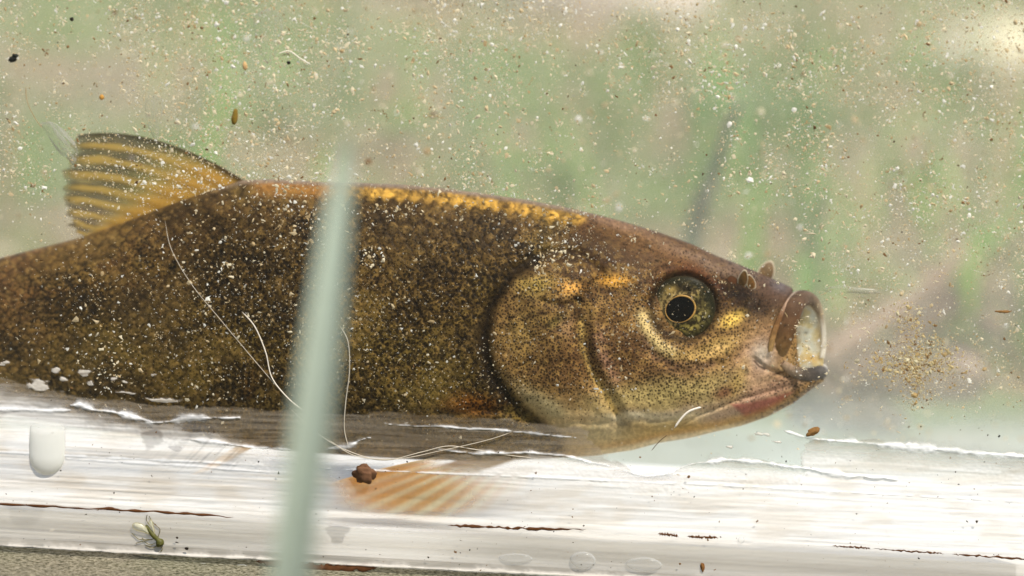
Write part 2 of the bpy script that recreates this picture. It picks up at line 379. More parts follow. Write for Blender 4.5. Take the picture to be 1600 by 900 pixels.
VS = Pt(U, Vv, -.00025); VS[..., 1] -= H * 3.2e-5
F = gridF(len(us), len(vs_)); kf = keep.ravel()[F].any(1); F = F[kf]
t = NT('smeared sealant'); col = t.attr('col'); v = t.objco()
n = t.noise(v, .12, 4, .65); m = t.n('Mapping'); m.inputs['Scale'].default_value = (80, 8000, 2500); t.l(t.n('TexCoord').outputs['Object'], m.inputs[0])
n2 = t.noise(m.outputs[0], .35, 4, .7)
cc = t.mix(t.math('MULTIPLY', t.ramp(n2, .45, .8), .12), col, c4(lin(196, 178, 158)))
cc = t.mix(t.math('MULTIPLY', t.ramp(n, .55, .8), .12), cc, c4(lin(190, 176, 160)))
p = t.princ(cc, .35, .35); t.l(t.bump(t.math('ADD', t.math('MULTIPLY', n, .45), t.math('MULTIPLY', n2, .35)), .00006, .4), p.inputs['Normal'])
tr = t.n('BsdfTranslucent'); t.l(cc, tr.inputs[0]); sh = t.mixsh(.25, p.outputs[0], tr.outputs[0])
M_smear = t.fin(t.mixsh(t.attr('alpha', 'Fac'), t.n('BsdfTransparent').outputs[0], sh))
used = np.unique(F); remap = np.zeros(U.size, int); remap[used] = np.arange(len(used))
mk('sealant_smear', VS.reshape(-1, 3)[used], remap[F], M_smear, tank, col=Csm.reshape(-1, 3)[used], alpha=A.ravel()[used])
# bluish sealant along the back pane
us2, vs2 = np.linspace(TX0 + GT, TX1 - GT, 160), np.linspace(0, 1, 14)
Ub, Vb = np.meshgrid(us2, vs2, indexing='ij')
hb = .018 + .004 * (fbm(Ub * 90, Ub * 0, 5) - .5)
VB = np.stack([Ub, TD - GT - .0002 - .0012 * np.sqrt(np.clip(1 - Vb, 0, 1)) - .0004 * vn(Ub * 300, Vb * 9, 2), ZF + .0001 + hb * Vb], -1)
mk('back_seam', VB, gridF(160, 14), M_smear, tank, col=np.repeat(lin(218, 228, 220)[None], VB[..., 0].size, 0), alpha=(.62 * sst(1.0, .15, Vb) * (.7 + .5 * vn(Ub * 60, Vb * 4, 8))).ravel())
# grime caught in the joint between the pane and the floor
M_grime = simple('brown grime', lin(84, 52, 28), .9, .1, .5, .15)
def grime(pts, w):
    q = spline([(a, b) for a, b in pts], 90); th = np.linspace(0, 2 * np.pi, 7, endpoint=False)
    f = np.linspace(0, 1, 90); ww = w * np.clip(np.minimum(f, 1 - f) * 8, .1, 1) * (.35 + 1.0 * vn(f * 40, f * 0, int(pts[0][0])))
    q[:, 1] += (vn(f * 30, f * 0, 7) - .5) * 2.4
    V = []
    for k in range(90):
        c = Pt(q[k, 0], q[k, 1], -.00045)
        V.append(np.stack([c[0] + 0 * th, c[1] - .0001 * np.cos(th), c[2] + ww[k] * PX * np.sin(th)], -1))
    mk('grime_line', np.concatenate(V), gridF(90, 7, True), M_grime, tank)
for a in ([(-30, 785), (0, 787), (120, 793), (250, 800), (365, 808)], [(700, 821), (760, 823), (830, 826), (915, 827)], [(1028, 834), (1045, 835), (1060, 838)], [(1074, 838), (1095, 839), (1122, 840)], [(1300, 853), (1340, 855), (1360, 857)], [(1365, 857), (1420, 861), (1475, 865)], [(1488, 866), (1540, 869), (1640, 877)]):
    grime(a, 2.6 if a[0][0] < 1200 else 1.8)
grime([(400, 877), (470, 884), (520, 888), (590, 886)], 7)
# water
WZ = .118
V, F = boxVF(TX0 + GT + .0006, TX1 - GT - .0006, GT + .0004, TD - GT - .0016, ZF + .0003, WZ)
t = NT('turbid water'); vsn = t.n('VolumeScatter'); t.set(vsn, Color=c4((.86, .88, .70)), Density=1.1, Anisotropy=.2)
t.l(vsn.outputs[0], t.out.inputs[1])
tag(mk('water', V, F, t.m, None, False), 'slightly cloudy water filling the tank round the fish', kind='structure')

# ---------------------------------------------------------------- the fish
DF = D0 + .0195; FS = PX * DF / D0
def Fp(u, v, Y):
    """a point of the fish: traced place (u, v), Y photo pixels behind (+) or in front (-) of its midline"""
    u, v, Y = np.broadcast_arrays(np.asarray(u, float), np.asarray(v, float), np.asarray(Y, float))
    d = FW * D0 + RT * ((u - 800) * PX)[..., None] + UP * ((450 - v) * PX)[..., None]
    return CAM + d * ((DF + Y * FS) / D0)[..., None]
fish = empty('fish', tuple(Fp(700, 500, 0)), 'large brown and golden freshwater fish with open mouth, facing right inside the tank', 'fish')
TOP = np.array([(-460, 478), (-300, 464), (-150, 438), (0, 403), (60, 388), (130, 370), (200, 345), (270, 318), (330, 297), (380, 281), (430, 280), (520, 285), (570, 286), (650, 290), (700, 295), (760, 303), (820, 312), (880, 323), (920, 332), (970, 345), (1030, 363), (1080, 381), (1120, 400), (1160, 415), (1190, 428), (1212, 438), (1230, 446), (1238, 450), (1243, 470), (1246, 548), (1250, 574), (1262, 578), (1280, 584), (1288, 589)], float)
BOT = np.array([(-460, 545), (-300, 562), (-150, 596), (0, 645), (150, 672), (300, 690), (450, 704), (550, 712), (650, 718), (760, 720), (850, 717), (930, 712), (990, 703), (1030, 692), (1080, 684), (1120, 674), (1160, 665), (1200, 651), (1240, 630), (1270, 607), (1282, 599), (1288, 595)], float)
WID = np.array([(-460, 24), (-300, 36), (-150, 52), (0, 70), (150, 88), (300, 104), (500, 119), (700, 124), (850, 123), (950, 117), (1065, 102), (1150, 82), (1200, 66), (1228, 56), (1243, 44), (1270, 28), (1288, 9)], float)
def sm(P, x):
    """a smooth curve through the outline points"""
    xs = np.arange(P[0, 0], P[-1, 0] + .5, 1.0); y = np.interp(xs, P[:, 0], P[:, 1]); k = np.hanning(23); k /= k.sum()
    ys = np.convolve(np.pad(y, 11, mode='edge'), k, 'valid'); w = sst(1200, 1225, xs); return np.interp(x, xs, ys * (1 - w) + y * w)
def YC(u):
    u = np.asarray(u, float); t = (600 - u) / 600
    return np.where(u > 600, 0, np.where(u > 0, 88 * t * t, 88 + .29 * -u))
us = np.concatenate([np.arange(-460, -20, 8.0), np.arange(-20, 1225, 1.8), np.arange(1225, 1288.2, 1.2)])
th = np.concatenate([np.linspace(0, np.pi, 330), np.linspace(np.pi, 2 * np.pi, 70)[1:-1]]); NT_ = len(th)
U = np.repeat(us[:, None], NT_, 1); TH_ = np.repeat(th[None], len(us), 0)
top, bot, wid = sm(TOP, us)[:, None], sm(BOT, us)[:, None], sm(WID, us)[:, None]
sv = (1 - np.cos(TH_)) / 2; V = top + (bot - top) * sv
near = TH_ <= np.pi + 1e-6
base = wid * np.abs(np.sin(TH_)) ** .82 * (1 - .10 * (sv - .45))
Yb = YC(us)[:, None] + np.where(near, -base, base)
edge = np.abs(np.sin(TH_)) ** .8
HEADB = [(925, 330), (850, 405), (800, 430), (768, 490), (766, 545), (778, 585), (830, 642), (880, 684), (880, 760), (1500, 760), (1500, 200), (925, 200)]
OPER = [(852, 404), (806, 430), (772, 485), (764, 530), (771, 575), (800, 618), (840, 648), (872, 668), (905, 690), (960, 690), (960, 640), (925, 590), (908, 540), (905, 470), (930, 430), (900, 405)]
w1, w2 = (fbm(U / 45, V / 45, 3) - .5) * 26, (fbm(U / 45, V / 45, 5) - .5) * 26
hd = sd_poly(U, V, HEADB); op = sd_poly(U, V, OPER)
head = sst(-8, 10, hd + w1 * .3); body_ = 1 - head
# scales: overlapping discs in staggered rows, free edge towards the tail
rows = 25.0; rr = sv * rows; cc_ = U / 21.5 + .04 * rr
best = np.full(U.shape, -9.0); loc = np.zeros(U.shape); sid = np.zeros(U.shape); lat = np.zeros(U.shape)
for dj in (-1, 0, 1, 2):
    j = np.floor(rr) + dj; off = .5 * (j % 2)
    for di in (-1, 0, 1, 2):
        i = np.floor(cc_ - off) + di; a = cc_ - (i + off); b = (rr - j) * .86
        d = np.hypot(a, b); ok = (d < .82) & ((i + off) > best)
        best = np.where(ok, i + off, best); loc = np.where(ok, d, loc); sid = np.where(ok, hsh(i, j, 7), sid); lat = np.where(ok, b, lat)
scale_h = (.82 - loc)
sc_in = sst(.85, .30, loc)
fade = body_ * sst(.03, .1, sv) * sst(1.0, .85, sv)
disp = -fade * sst(.50, .82, loc) * 1.4
disp += 6.5 * sst(-4, 22, op) * edge - 6 * np.exp(-((op + 9) / 9.0) ** 2) * edge
def stroke_d(pts, w):
    d, tt = pl_dist(U + w1 * .25, V + w2 * .25, pts); return np.exp(-(d / w) ** 2)
PRE = [(902, 470), (908, 520), (915, 560), (930, 598), (952, 636), (975, 660)]
disp -= 5 * stroke_d(PRE, 6); disp += 4 * stroke_d([(p[0] + 20, p[1] - 3) for p in PRE], 12)
re = np.hypot(U - 1067, V - 480); ang = np.arctan2(V - 480, U - 1067)
disp -= 9 * sst(60, 46, re); disp += 3.0 * np.exp(-((re - 66) / 9) ** 2)
disp -= 4 * stroke_d([(1000, 545), (1060, 580), (1130, 570), (1165, 545)], 9)
disp -= 5 * stroke_d([(1178, 560), (1195, 575), (1235, 590)], 4)
disp -= 4 * stroke_d([(1060, 668), (1110, 640), (1165, 622), (1240, 600)], 4)
disp -= 3 * stroke_d([(870, 660), (960, 662), (1050, 655), (1110, 640)], 6)
disp -= 8 * np.exp(-(((U - 1143) / 11) ** 2 + ((V - 441) / 11) ** 2)); disp -= 5 * np.exp(-(((U - 1172) / 8) ** 2 + ((V - 441) / 11) ** 2))
disp -= 4 * stroke_d([(1196, 560), (1206, 520), (1222, 486), (1238, 462)], 4)
disp -= 4 * stroke_d([(845, 470), (880, 478), (903, 470)], 5)
disp -= 5 * stroke_d([(690, 655), (740, 640), (790, 640), (850, 668)], 8) * (1 - sst(0, 8, op))
disp += (fbm(U / 22, V / 22, 41) - .5) * 6 * head * edge + (fbm(U / 7, V / 7, 44, 3) - .5) * 1.6 * edge
Y = Yb - np.where(near, disp, -disp) * np.clip(edge * 1.3, 0, 1)
# colour of the skin: ground tints, blotches, golden patches, pigment, with some sheen and groove shade painted in
def full(c): return np.repeat(np.repeat(lin(*c)[None, None], U.shape[0], 0), NT_, 1)
C = full((82, 60, 31))
Uw, Vw = U + w1, V + w2
def lay(m, c):
    global C
    C = C * (1 - m[..., None]) + lin(*c) * m[..., None]
def blob(u, v, ru, rv, a, c, s, n=.55):
    a = math.radians(a); du, dv = U + w1 * n - u, V + w2 * n - v
    x, y = du * math.cos(a) + dv * math.sin(a), -du * math.sin(a) + dv * math.cos(a)
    lay(s * np.exp(-((x / ru) ** 2 + (y / rv) ** 2) ** 1.15), c)
def stroke(pts, w, c, s, n=.25):
    d, tt = pl_dist(U + w1 * n, V + w2 * n, pts); lay(s * np.exp(-(d / w) ** 2) * sst(0, .06, tt + .02) , c)
n1, n2, n3 = fbm(U / 70, V / 50, 8), fbm(U / 16, V / 16, 12, 4), fbm(U / 6, V / 6, 15, 3)
lay(sst(500, 100, U) * sst(.3, .6, n1) * .8, (112, 84, 30)); lay(sst(420, 60, U) * sst(.45, .12, sv) * .7, (112, 68, 32))
lay(sst(160, 0, U) * .5, (118, 76, 50)); lay(sst(.55, 1.0, sv) * sst(600, 200, U) * .45, (120, 84, 40))
lay(sst(.5, .95, sv) * sst(440, 640, U) * .7, (132, 108, 52)); lay(sst(.35, .7, sv) * .35, (112, 92, 42))
lay(sst(.3, .05, sv) * .45, (104, 74, 46))
lay(sst(.1, -.5, U * 0 + best - cc_) * 0, (0, 0, 0)); lay(sc_in * (.2 + .35 * sid) * .5, (136, 108, 54)); big = fbm(U / 95, V / 60, 77, 4); lay(sst(.45, .65, big) * .6, (44, 31, 17)); lay(sst(.45, .3, big) * .35, (112, 90, 42))
lay(sst(.50, .84, loc) * (.46 + .3 * sst(.35, .6, n1)), (32, 23, 12))
lay(sst(.52, .72, n2) * .45, (38, 27, 15)); lay(sst(.58, .8, n3) * .4, (28, 20, 11)); lay(sst(.42, .25, n3) * .4, (150, 116, 66))
dv = V - top
gold = sst(520, 575, U) * sst(955, 900, U) * sst(3, 9, dv) * sst(30 + 6 * np.sin(U / 3.4), 16, dv)
lay(np.clip(gold * (.42 + .36 * sc_in) * (.45 + .7 * sst(.3, .6, n2)), 0, 1), (222, 166, 74)); lay(sst(380, 420, U) * sst(560, 500, U) * sst(2, 8, dv) * sst(34, 12, dv) * .55, (172, 116, 56))
lay(gold * sst(.58, .74, n3) * .8, (60, 42, 22))
lay(sst(10, 2, dv) * sst(300, 420, U) * .65, (148, 124, 106))
C = C * np.array([1.22, 1.24, 1.1]); flank = C.copy()
C = full((168, 126, 68))
lay(sst(470, 380, V + (U - 900) * -.22) * .9, (92, 62, 36)); lay(sst(570, 650, V + (U - 1000) * .12) * .75, (206, 180, 118))
lay(sst(.45, .66, n1) * .5, (104, 68, 38)); lay(sst(.5, .75, n2) * .30, (112, 76, 40))
for b in [(895, 394, 100, 34, 12, (36, 24, 13), .85), (975, 444, 42, 17, 10, (34, 21, 12), .85), (1030, 385, 80, 11, 20, (150, 106, 58), .6), (1110, 414, 95, 10, 24, (146, 120, 98), .65), (1170, 427, 50, 8, 27, (132, 110, 94), .65), (1060, 405, 90, 10, 22, (96, 66, 38), .5), (1105, 440, 46, 11, 35, (128, 70, 28), .75), (960, 350, 60, 8, 17, (170, 130, 96), .6),  # pale grey streaks along the snout top paint a wet sheen
          (1150, 460, 40, 22, 18, (20, 12, 9), .95, .3), (1204, 452, 34, 20, 35, (88, 64, 50), .8), (1182, 484, 38, 20, -4, (36, 22, 14), .85), (1222, 448, 18, 9, 30, (120, 112, 110), .6), (1143, 500, 17, 9, -25, (255, 208, 90), .95, .2), (978, 540, 55, 46, 0, (100, 66, 38), .7), (1005, 590, 62, 26, 0, (100, 68, 38), .6), (950, 500, 30, 22, 0, (104, 70, 36), .6), (1120, 542, 40, 12, -22, (240, 194, 106), .75), (1040, 612, 95, 18, -6, (216, 188, 112), .7),
          (1182, 565, 30, 50, 22, (204, 158, 126), .8), (1190, 616, 70, 18, -22, (196, 146, 116), .8), (1152, 598, 12, 40, 25, (212, 174, 86), .6), (1192, 552, 17, 22, 0, (196, 182, 158), .8), (1128, 614, 18, 9, -10, (124, 62, 46), .8), (1080, 640, 80, 8, -10, (214, 176, 138), .6), (1000, 652, 110, 9, -3, (222, 206, 166), .7), (985, 684, 110, 14, -5, (210, 172, 96), .65), (930, 680, 60, 20, 0, (214, 196, 150), .6), (1100, 668, 60, 9, -12, (206, 164, 84), .7), (1130, 648, 40, 12, -15, (184, 150, 124), .7), (930, 702, 70, 9, 0, (212, 184, 130), .7),
          (846, 540, 78, 100, 0, (136, 104, 54), .7), (894, 570, 26, 60, 0, (124, 82, 42), .6), (820, 500, 26, 60, 10, (140, 116, 58), .5), (858, 634, 62, 13, 32, (196, 176, 124), .75), (850, 575, 40, 26, 10, (100, 70, 38), .5), (835, 478, 40, 14, -12, (94, 68, 36), .55), (905, 655, 34, 14, 0, (218, 180, 120), .7), (893, 452, 18, 9, 0, (250, 178, 82), .95), (834, 446, 27, 16, -10, (184, 152, 70), .9), (962, 436, 24, 11, 10, (232, 164, 64), .95), (884, 508, 13, 18, 0, (214, 164, 110), .7), (868, 500, 22, 10, -30, (112, 104, 44), .6), (855, 508, 9, 5, -40, (40, 26, 14), .8, .1), (770, 640, 46, 10, 12, (48, 31, 18), .85), (830, 655, 40, 12, 20, (150, 116, 72), .6)]:
    blob(*b)
for s_ in [([(1003, 488), (1010, 512), (1028, 536), (1052, 550)], 8, (255, 220, 150), .9), ([(1052, 552), (1100, 555), (1128, 542)], 6, (230, 186, 116), .6), ([(1000, 520), (1020, 555), (1060, 572), (1110, 570)], 8, (150, 108, 84), .55), ([(902, 470), (906, 515), (915, 556)], 7, (44, 30, 17), .8), ([(908, 500), (911, 545), (922, 580), (942, 612), (962, 645)], 5, (216, 176, 92), .75), ([(934, 520), (944, 560), (960, 592)], 10, (182, 132, 104), .5), ([(852, 404), (880, 424), (905, 440), (925, 470)], 8, (56, 38, 22), .7), ([(848, 468), (880, 479), (905, 470)], 6, (40, 28, 16), .8), ([(838, 487), (850, 488)], 3, (40, 28, 16), .8), ([(808, 502), (830, 492)], 3, (44, 30, 16), .7), ([(1178, 562), (1186, 572), (1194, 576)], 2, (44, 28, 20), .9), ([(1206, 584), (1225, 580)], 2, (70, 44, 34), .8), ([(1000, 655), (1055, 660)], 3, (120, 90, 50), .3)]:  # dark stroke down the preopercle paints shade into its groove
    stroke(*s_)
red = sst(-2, 5, sd_poly(U + w1 * .15, V + w2 * .15, [(1136, 630), (1170, 628), (1218, 616), (1244, 609), (1224, 628), (1192, 645), (1164, 653)]))
lay(red * .75, (152, 70, 60)); lay(red * sst(1200, 1260, U) * .5, (176, 96, 66))
lay(sst(46, 58, re) * sst(66, 54, re) * .5, (92, 66, 34)); lay(sst(-.3, -1.2, ang) * sst(46, 54, re) * sst(72, 54, re) * .6, (96, 44, 18))
g_ = (C @ np.array([.25, .65, .1]))[..., None] * np.array([1.04, 1.0, .86]); C = C * .95 + g_ * .05
m9 = fbm(U / 6, V / 5.5, 91, 4); up_ = sst(640, 540, V + (U - 950) * .12) * sst(40, 90, dv) * sst(1140, 1080, U)
lay(sst(.52, .66, m9) * (.08 + .34 * up_) * sst(1215, 1150, U), (50, 32, 18)); lay(sst(.47, .34, m9) * (.05 + .2 * up_) * sst(1215, 1150, U), (226, 178, 92))
lay(sst(.45, .62, fbm(U / 34, V / 30, 93, 3)) * .35 * up_ * sst(1150, 1080, U), (74, 48, 26))
lay(np.exp(-((re - 50) / 7.0) ** 2) * .8, (30, 22, 12))
stroke([(1002, 486), (1009, 512), (1027, 538), (1052, 553)], 7.5, (255, 218, 142), .85); stroke([(1052, 554), (1100, 558), (1130, 543)], 6, (240, 192, 112), .6); blob(1143, 500, 15, 8, -25, (255, 205, 96), .8, .2); blob(962, 437, 20, 9, 10, (244, 176, 70), .7); blob(893, 452, 15, 8, 0, (250, 182, 88), .7)  # gold patches again; the eye crescent is painted brighter, as if sunlit
lay(sst(16, 4, bot - V) * sst(890, 940, U) * sst(1130, 1060, U) * .55, (226, 208, 168))
C = flank * body_[..., None] + C * head[..., None]
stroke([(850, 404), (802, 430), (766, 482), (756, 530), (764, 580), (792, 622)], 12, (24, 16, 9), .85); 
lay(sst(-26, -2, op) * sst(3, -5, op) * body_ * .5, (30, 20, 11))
blob(735, 634, 38, 16, 0, (158, 94, 30), .85); blob(700, 655, 90, 16, 4, (110, 84, 46), .6)
for k in range(9): stroke([(366 + k * 6, 572 + abs(k - 4) * 4), (374 + k * 3.6, 600), (388 + (k - 4), 622)], 1.6, (120, 84, 34) if k % 2 else (44, 30, 14), .55)
for k in range(14): stroke([(552 + k * 8, 566 + abs(k - 7)), (556 + k * 7.4, 600)], 2.2, (126, 94, 40) if k % 2 else (48, 34, 16), .5)
lay(sst(9, 2, bot - V) * sst(900, 960, U) * sst(1190, 1120, U) * .6, (222, 204, 164)); lay(sst(22, 10, bot - V) * sst(5, 12, bot - V) * sst(900, 960, U) * .35, (196, 140, 62))
dots = head * (sst(400, 460, V) * .45 + .5) * (1 - .6 * sst(600, 680, V)) * (1 - .75 * np.exp(-(((U - 1190) / 42) ** 2 + ((V - 560) / 60) ** 2))) * sst(700, 640, V)
dots = np.clip(dots * (.55 + .9 * n1), 0, 1) * (1 - .9 * sst(1150, 1235, U) * sst(520, 440, V)) * (1 - .8 * red)
far = ~near
t = NT('fish skin'); col = t.attr('col'); fc = t.attr('fc', 'Vector')
def dotmask(scale, size, jit, dens):
    vo = t.n('TexVoronoi', voronoi_dimensions='2D'); t.set(vo, Scale=scale, Randomness=jit); t.l(fc, vo.inputs['Vector'])
    sp_ = t.n('SeparateColor'); t.l(vo.outputs['Color'], sp_.inputs[0])
    r = t.math('MULTIPLY', t.math('MULTIPLY_ADD', sp_.outputs[0], .75, .35), t.math('MULTIPLY', dens, size))
    return t.ramp(t.math('SUBTRACT', vo.outputs['Distance'], r), .06, -.06)
dd = t.attr('dots', 'Fac'); ff = t.attr('flank', 'Fac')
m1 = dotmask(.235, .46, 1.0, dd); m2 = dotmask(.12, .20, 1.0, t.attr('dots2', 'Fac')); m3 = dotmask(.22, .46, 1.0, ff); m4 = dotmask(.12, .36, 1.0, ff)
cc = t.mix(t.math('MULTIPLY', m1, .82), col, c4(lin(36, 24, 16))); cc = t.mix(t.math('MULTIPLY', m2, .75), cc, c4(lin(30, 19, 13)))
cc = t.mix(t.math('MULTIPLY', m3, .72), cc, c4(lin(18, 13, 8))); cc = t.mix(t.math('MULTIPLY', m4, .72), cc, c4(lin(20, 14, 8)))
nz = t.noise(fc, .16, 5, .7); cc = t.mix(t.ramp(nz, .42, .62), t.mix(.30, cc, (.004, .003, .002, 1)), cc)
nf = t.noise(fc, .45, 3, .7)
p = t.princ(cc, .5, .05); t.l(t.bump(t.math('ADD', t.math('MULTIPLY', nf, .7), t.math('MULTIPLY', m1, -.4)), .00008, .55), p.inputs['Normal'])
M_skin = t.fin(p.outputs[0])
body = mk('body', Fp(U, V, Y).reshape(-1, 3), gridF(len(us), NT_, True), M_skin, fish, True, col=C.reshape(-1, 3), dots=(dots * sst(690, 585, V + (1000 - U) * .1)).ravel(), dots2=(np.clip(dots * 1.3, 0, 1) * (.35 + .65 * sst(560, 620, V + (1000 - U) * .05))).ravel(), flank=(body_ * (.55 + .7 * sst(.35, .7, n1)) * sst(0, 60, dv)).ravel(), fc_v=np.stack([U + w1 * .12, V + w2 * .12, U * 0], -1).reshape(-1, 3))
def ysurf(u, v):
    m = np.argmin(np.where(near, (U - u) ** 2 + (V - v) ** 2, 1e9)); return float(Y.ravel()[m])

# fins
M_fin = colmat('fin membrane', .5, .15, .5, 'alpha', .00004, .2)
def fin(name, pos, colf, alpf, na=90, nb=70, th=1.6, rays=10, parent=fish):
    a, b = np.meshgrid(np.linspace(0, 1, na), np.linspace(0, 1, nb), indexing='ij')
    u, v, y = pos(a, b); ray = .5 + .5 * np.cos(2 * np.pi * a * rays); h = th * (.35 + .9 * ray) * (1 - .6 * b)
    f, k = Fp(u, v, y - h), Fp(u, v, y + h)
    Vv_ = np.concatenate([f, k[::-1]], 0); c = colf(a, b, ray); al = alpf(a, b, ray)
    Fq = gridF(nb, 2 * na, True)
    Vv_ = np.swapaxes(Vv_, 0, 1); c = np.swapaxes(np.concatenate([c, c[::-1]], 0), 0, 1); al = np.swapaxes(np.concatenate([al, al[::-1]], 0), 0, 1)
    return mk(name, Vv_.reshape(-1, 3), Fq, M_fin, parent, True, col=c.reshape(-1, 3), alpha=np.clip(al, 0, 1).ravel())
def ip(pts, a): p = np.array(pts, float); f = np.linspace(0, 1, len(p)); return np.stack([np.interp(a, f, p[:, k]) for k in range(p.shape[1])], -1)
def bez(B, Cc, T, b): b = b[..., None]; return B * (1 - b) ** 2 + 2 * Cc * b * (1 - b) + T * b * b
def mixc(c1, c2, m): return lin(*c1) * (1 - m[..., None]) + lin(*c2) * m[..., None]
def dorsal(a, b):
    B = ip([(384, 283), (330, 301), (265, 323), (200, 350), (138, 372)], a); T = ip([(120, 211), (106, 240), (100, 275), (101, 305), (106, 335), (116, 362)], a)
    T = T + (np.sin(a * 46) * 3)[..., None] * np.array([1, 0])
    mid = (B + T) / 2; off = np.stack([-14 * (1 - a), -56 * (1 - a) ** 1.5 + 10 * a * (1 - a) * 4], -1)
    T = T + (12 * (vn(a * 37, a * 0, 5) - .5))[..., None] * np.array([1., 0]) * sst(.06, .2, a)[..., None]; p = bez(B, mid + off, T, b); return p[..., 0], p[..., 1], YC(p[..., 0]) + 6 * np.sin(b * 2.2) * (1 - a)
def dcol(a, b, ray):
    jag = ray + .7 * (fbm(a * 34, b * 7, 4) - .5)
    aw = a + .035 * (fbm(b * 3 + a * 5, a * 7, 6) - .5) * 2; r1 = .5 + .5 * np.cos(2 * np.pi * aw * 8); r2 = .5 + .5 * np.cos(2 * np.pi * aw * 16 + .6); rr_ = r1 * .75 + r2 * .35 * sst(.4, .9, b); jag = rr_ + .5 * (fbm(a * 34, b * 7, 4) - .5)
    c = mixc((106, 80, 42), (224, 188, 96), 1 - sst(.12, .62, b) * (1 - sst(.2, .75, jag))); g = sst(.36, .08, b)[..., None]
    c = c * (1 - g * .6) + lin(224, 164, 52) * g * .6; e = (sst(.07, .015, a) * .85)[..., None]; c = c * (1 - e) + lin(48, 40, 34) * e
    e = (sst(.10, .04, a) * sst(.0, .3, b) * sst(.75, .3, b))[..., None] * 0; d = (sst(.8, 1, b) * .55)[..., None]; return c * (1 - d) + lin(88, 74, 50) * d
fin('dorsal_fin', dorsal, dcol, lambda a, b, r: (.52 + .26 * r + .3 * sst(.4, 0, b)) * (1 - .55 * sst(.90, 1, b) * (1 - sst(.1, 0, a))), rays=8)
def pect(a, b):
    B = ip([(786, 700), (812, 690), (842, 680)], a); T = ip([(506, 758), (518, 788), (548, 807), (610, 818), (670, 824), (730, 820), (790, 800)], a)
    mid = (B + T) / 2 + np.stack([-10 + 30 * a, -14 + 34 * a], -1); p = bez(B, mid, T, b)
    return p[..., 0], p[..., 1], -78 - 5 * b + 3 * np.sin(b * 9 + a * 3)
def pcol(a, b, ray):
    c = mixc((244, 186, 84), (255, 240, 190), sst(.0, 1.1, ray + .3 * (fbm(a * 30, b * 8, 9) - .5))); g = (sst(.55, .05, a) * sst(.2, .8, b) * .65)[..., None]
    c = c * (1 - g) + lin(236, 160, 44) * g; d = (sst(.86, 1, b) * .5)[..., None]; return c * (1 - d) + lin(226, 190, 130) * d
fin('pectoral_fin', pect, pcol, lambda a, b, r: (.80 + .15 * r) * sst(1.0, .55, b * .55 + a * .55) * sst(1.02, .80, b) * sst(.30, .55, b), rays=9)
fin('pectoral_fin', lambda a, b: (ip([(800, 700), (850, 690)], a)[..., 0] - 150 * b + 40 * a, 690 + 50 * b + 0 * a, 80 + 40 * b), pcol, lambda a, b, r: .8 + 0 * r, 40, 30)
for y0 in (-40, 40):
    fin('pelvic_fin', lambda a, b: (380 - 80 * b + 50 * a * (1 - .3 * b), 690 + 52 * b - 10 * a, YC(350) + y0 + y0 * .4 * b), pcol, lambda a, b, r: .8 + 0 * r, 40, 30)
fin('anal_fin', lambda a, b: (20 - 90 * b - 120 * a, 640 - 52 * a + 60 * b * (1 - .4 * a), YC(-60) + 0 * a), dcol, lambda a, b, r: .85 + 0 * r, 40, 30)
fin('tail_fin', lambda a, b: (-440 - b * (150 + 150 * np.abs(a - .5) * 2), 480 + 64 * a + (a - .5) * 190 * b, YC(-440 - 200 * b)), dcol, lambda a, b, r: .9 + 0 * r, 80, 50, 2.2, 18)

# eye
ey0 = ysurf(1067, 420) + 2
r_, a_ = np.meshgrid(np.linspace(0, 1, 70), np.linspace(0, 2 * np.pi, 220, endpoint=False), indexing='ij')
eu, ev = 1067 + 51 * r_ * np.cos(a_), 480 + 49 * r_ * np.sin(a_)
EY = ysurf(1067, 480) + 3
eY = EY - 11 * np.sqrt(np.clip(1 - r_ ** 2 * .97, 0, 1))
pr = np.hypot((eu - 1063) / 22.5, (ev - 483) / 21.5)
na_, nb_, nc_ = fbm(eu / 9, ev / 9, 51, 3), fbm(eu / 3.2, ev / 3.2, 52, 3), fbm(eu / 20, ev / 20, 55, 3)
ec = mixc((134, 112, 64), (190, 160, 98), sst(.3, .7, nc_))
def elay(m, c):
    global ec
    ec = ec * (1 - m[..., None]) + lin(*c) * m[..., None]
elay(sst(.1, .5, np.cos(a_ - .5)) * .6, (146, 134, 64))
elay(sst(.47, .56, nb_) * .85, (36, 28, 16)); elay(sst(.48, .6, na_) * sst(-.2, .5, np.cos(a_ - .7)) * .8, (30, 24, 12))
elay(sst(.3, .75, nc_ + .3 * np.cos(a_ + 1.5) * 1.2) * sst(.62, .8, r_) * .8, (36, 36, 20))
for bu, bv, bru, brv in ((1060, 447, 9, 10), (1060, 515, 14, 8), (1072, 452, 14, 6)): elay(.92 * np.exp(-(((eu - bu) / bru) ** 2 + ((ev - bv) / brv) ** 2) ** 1.5), (14, 12, 8))
elay(.8 * np.exp(-(((eu - 1046) / 10) ** 2 + ((ev - 452) / 6) ** 2)), (190, 156, 84)); elay(.7 * np.exp(-(((eu - 1078) / 20) ** 2 + ((ev - 514) / 6) ** 2)) * sst(.6, .4, nb_), (206, 180, 86))
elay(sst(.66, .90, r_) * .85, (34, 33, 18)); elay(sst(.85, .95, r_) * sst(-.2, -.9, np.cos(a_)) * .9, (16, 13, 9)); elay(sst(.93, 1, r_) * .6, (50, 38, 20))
M_eye = colmat('eye', .4, .05)
eye = mk('eye', Fp(eu, ev, eY).reshape(-1, 3), gridF(70, 220, True), M_eye, fish, True, col=ec.reshape(-1, 3))
r_, a_ = np.meshgrid(np.linspace(0, 1, 12), np.linspace(0, 2 * np.pi, 60, endpoint=False), indexing='ij')
egg = 1 + .06 * np.cos(2 * (a_ + .6))
M_pup = simple('pupil', (.002, .002, .002), .4, .03, 0)
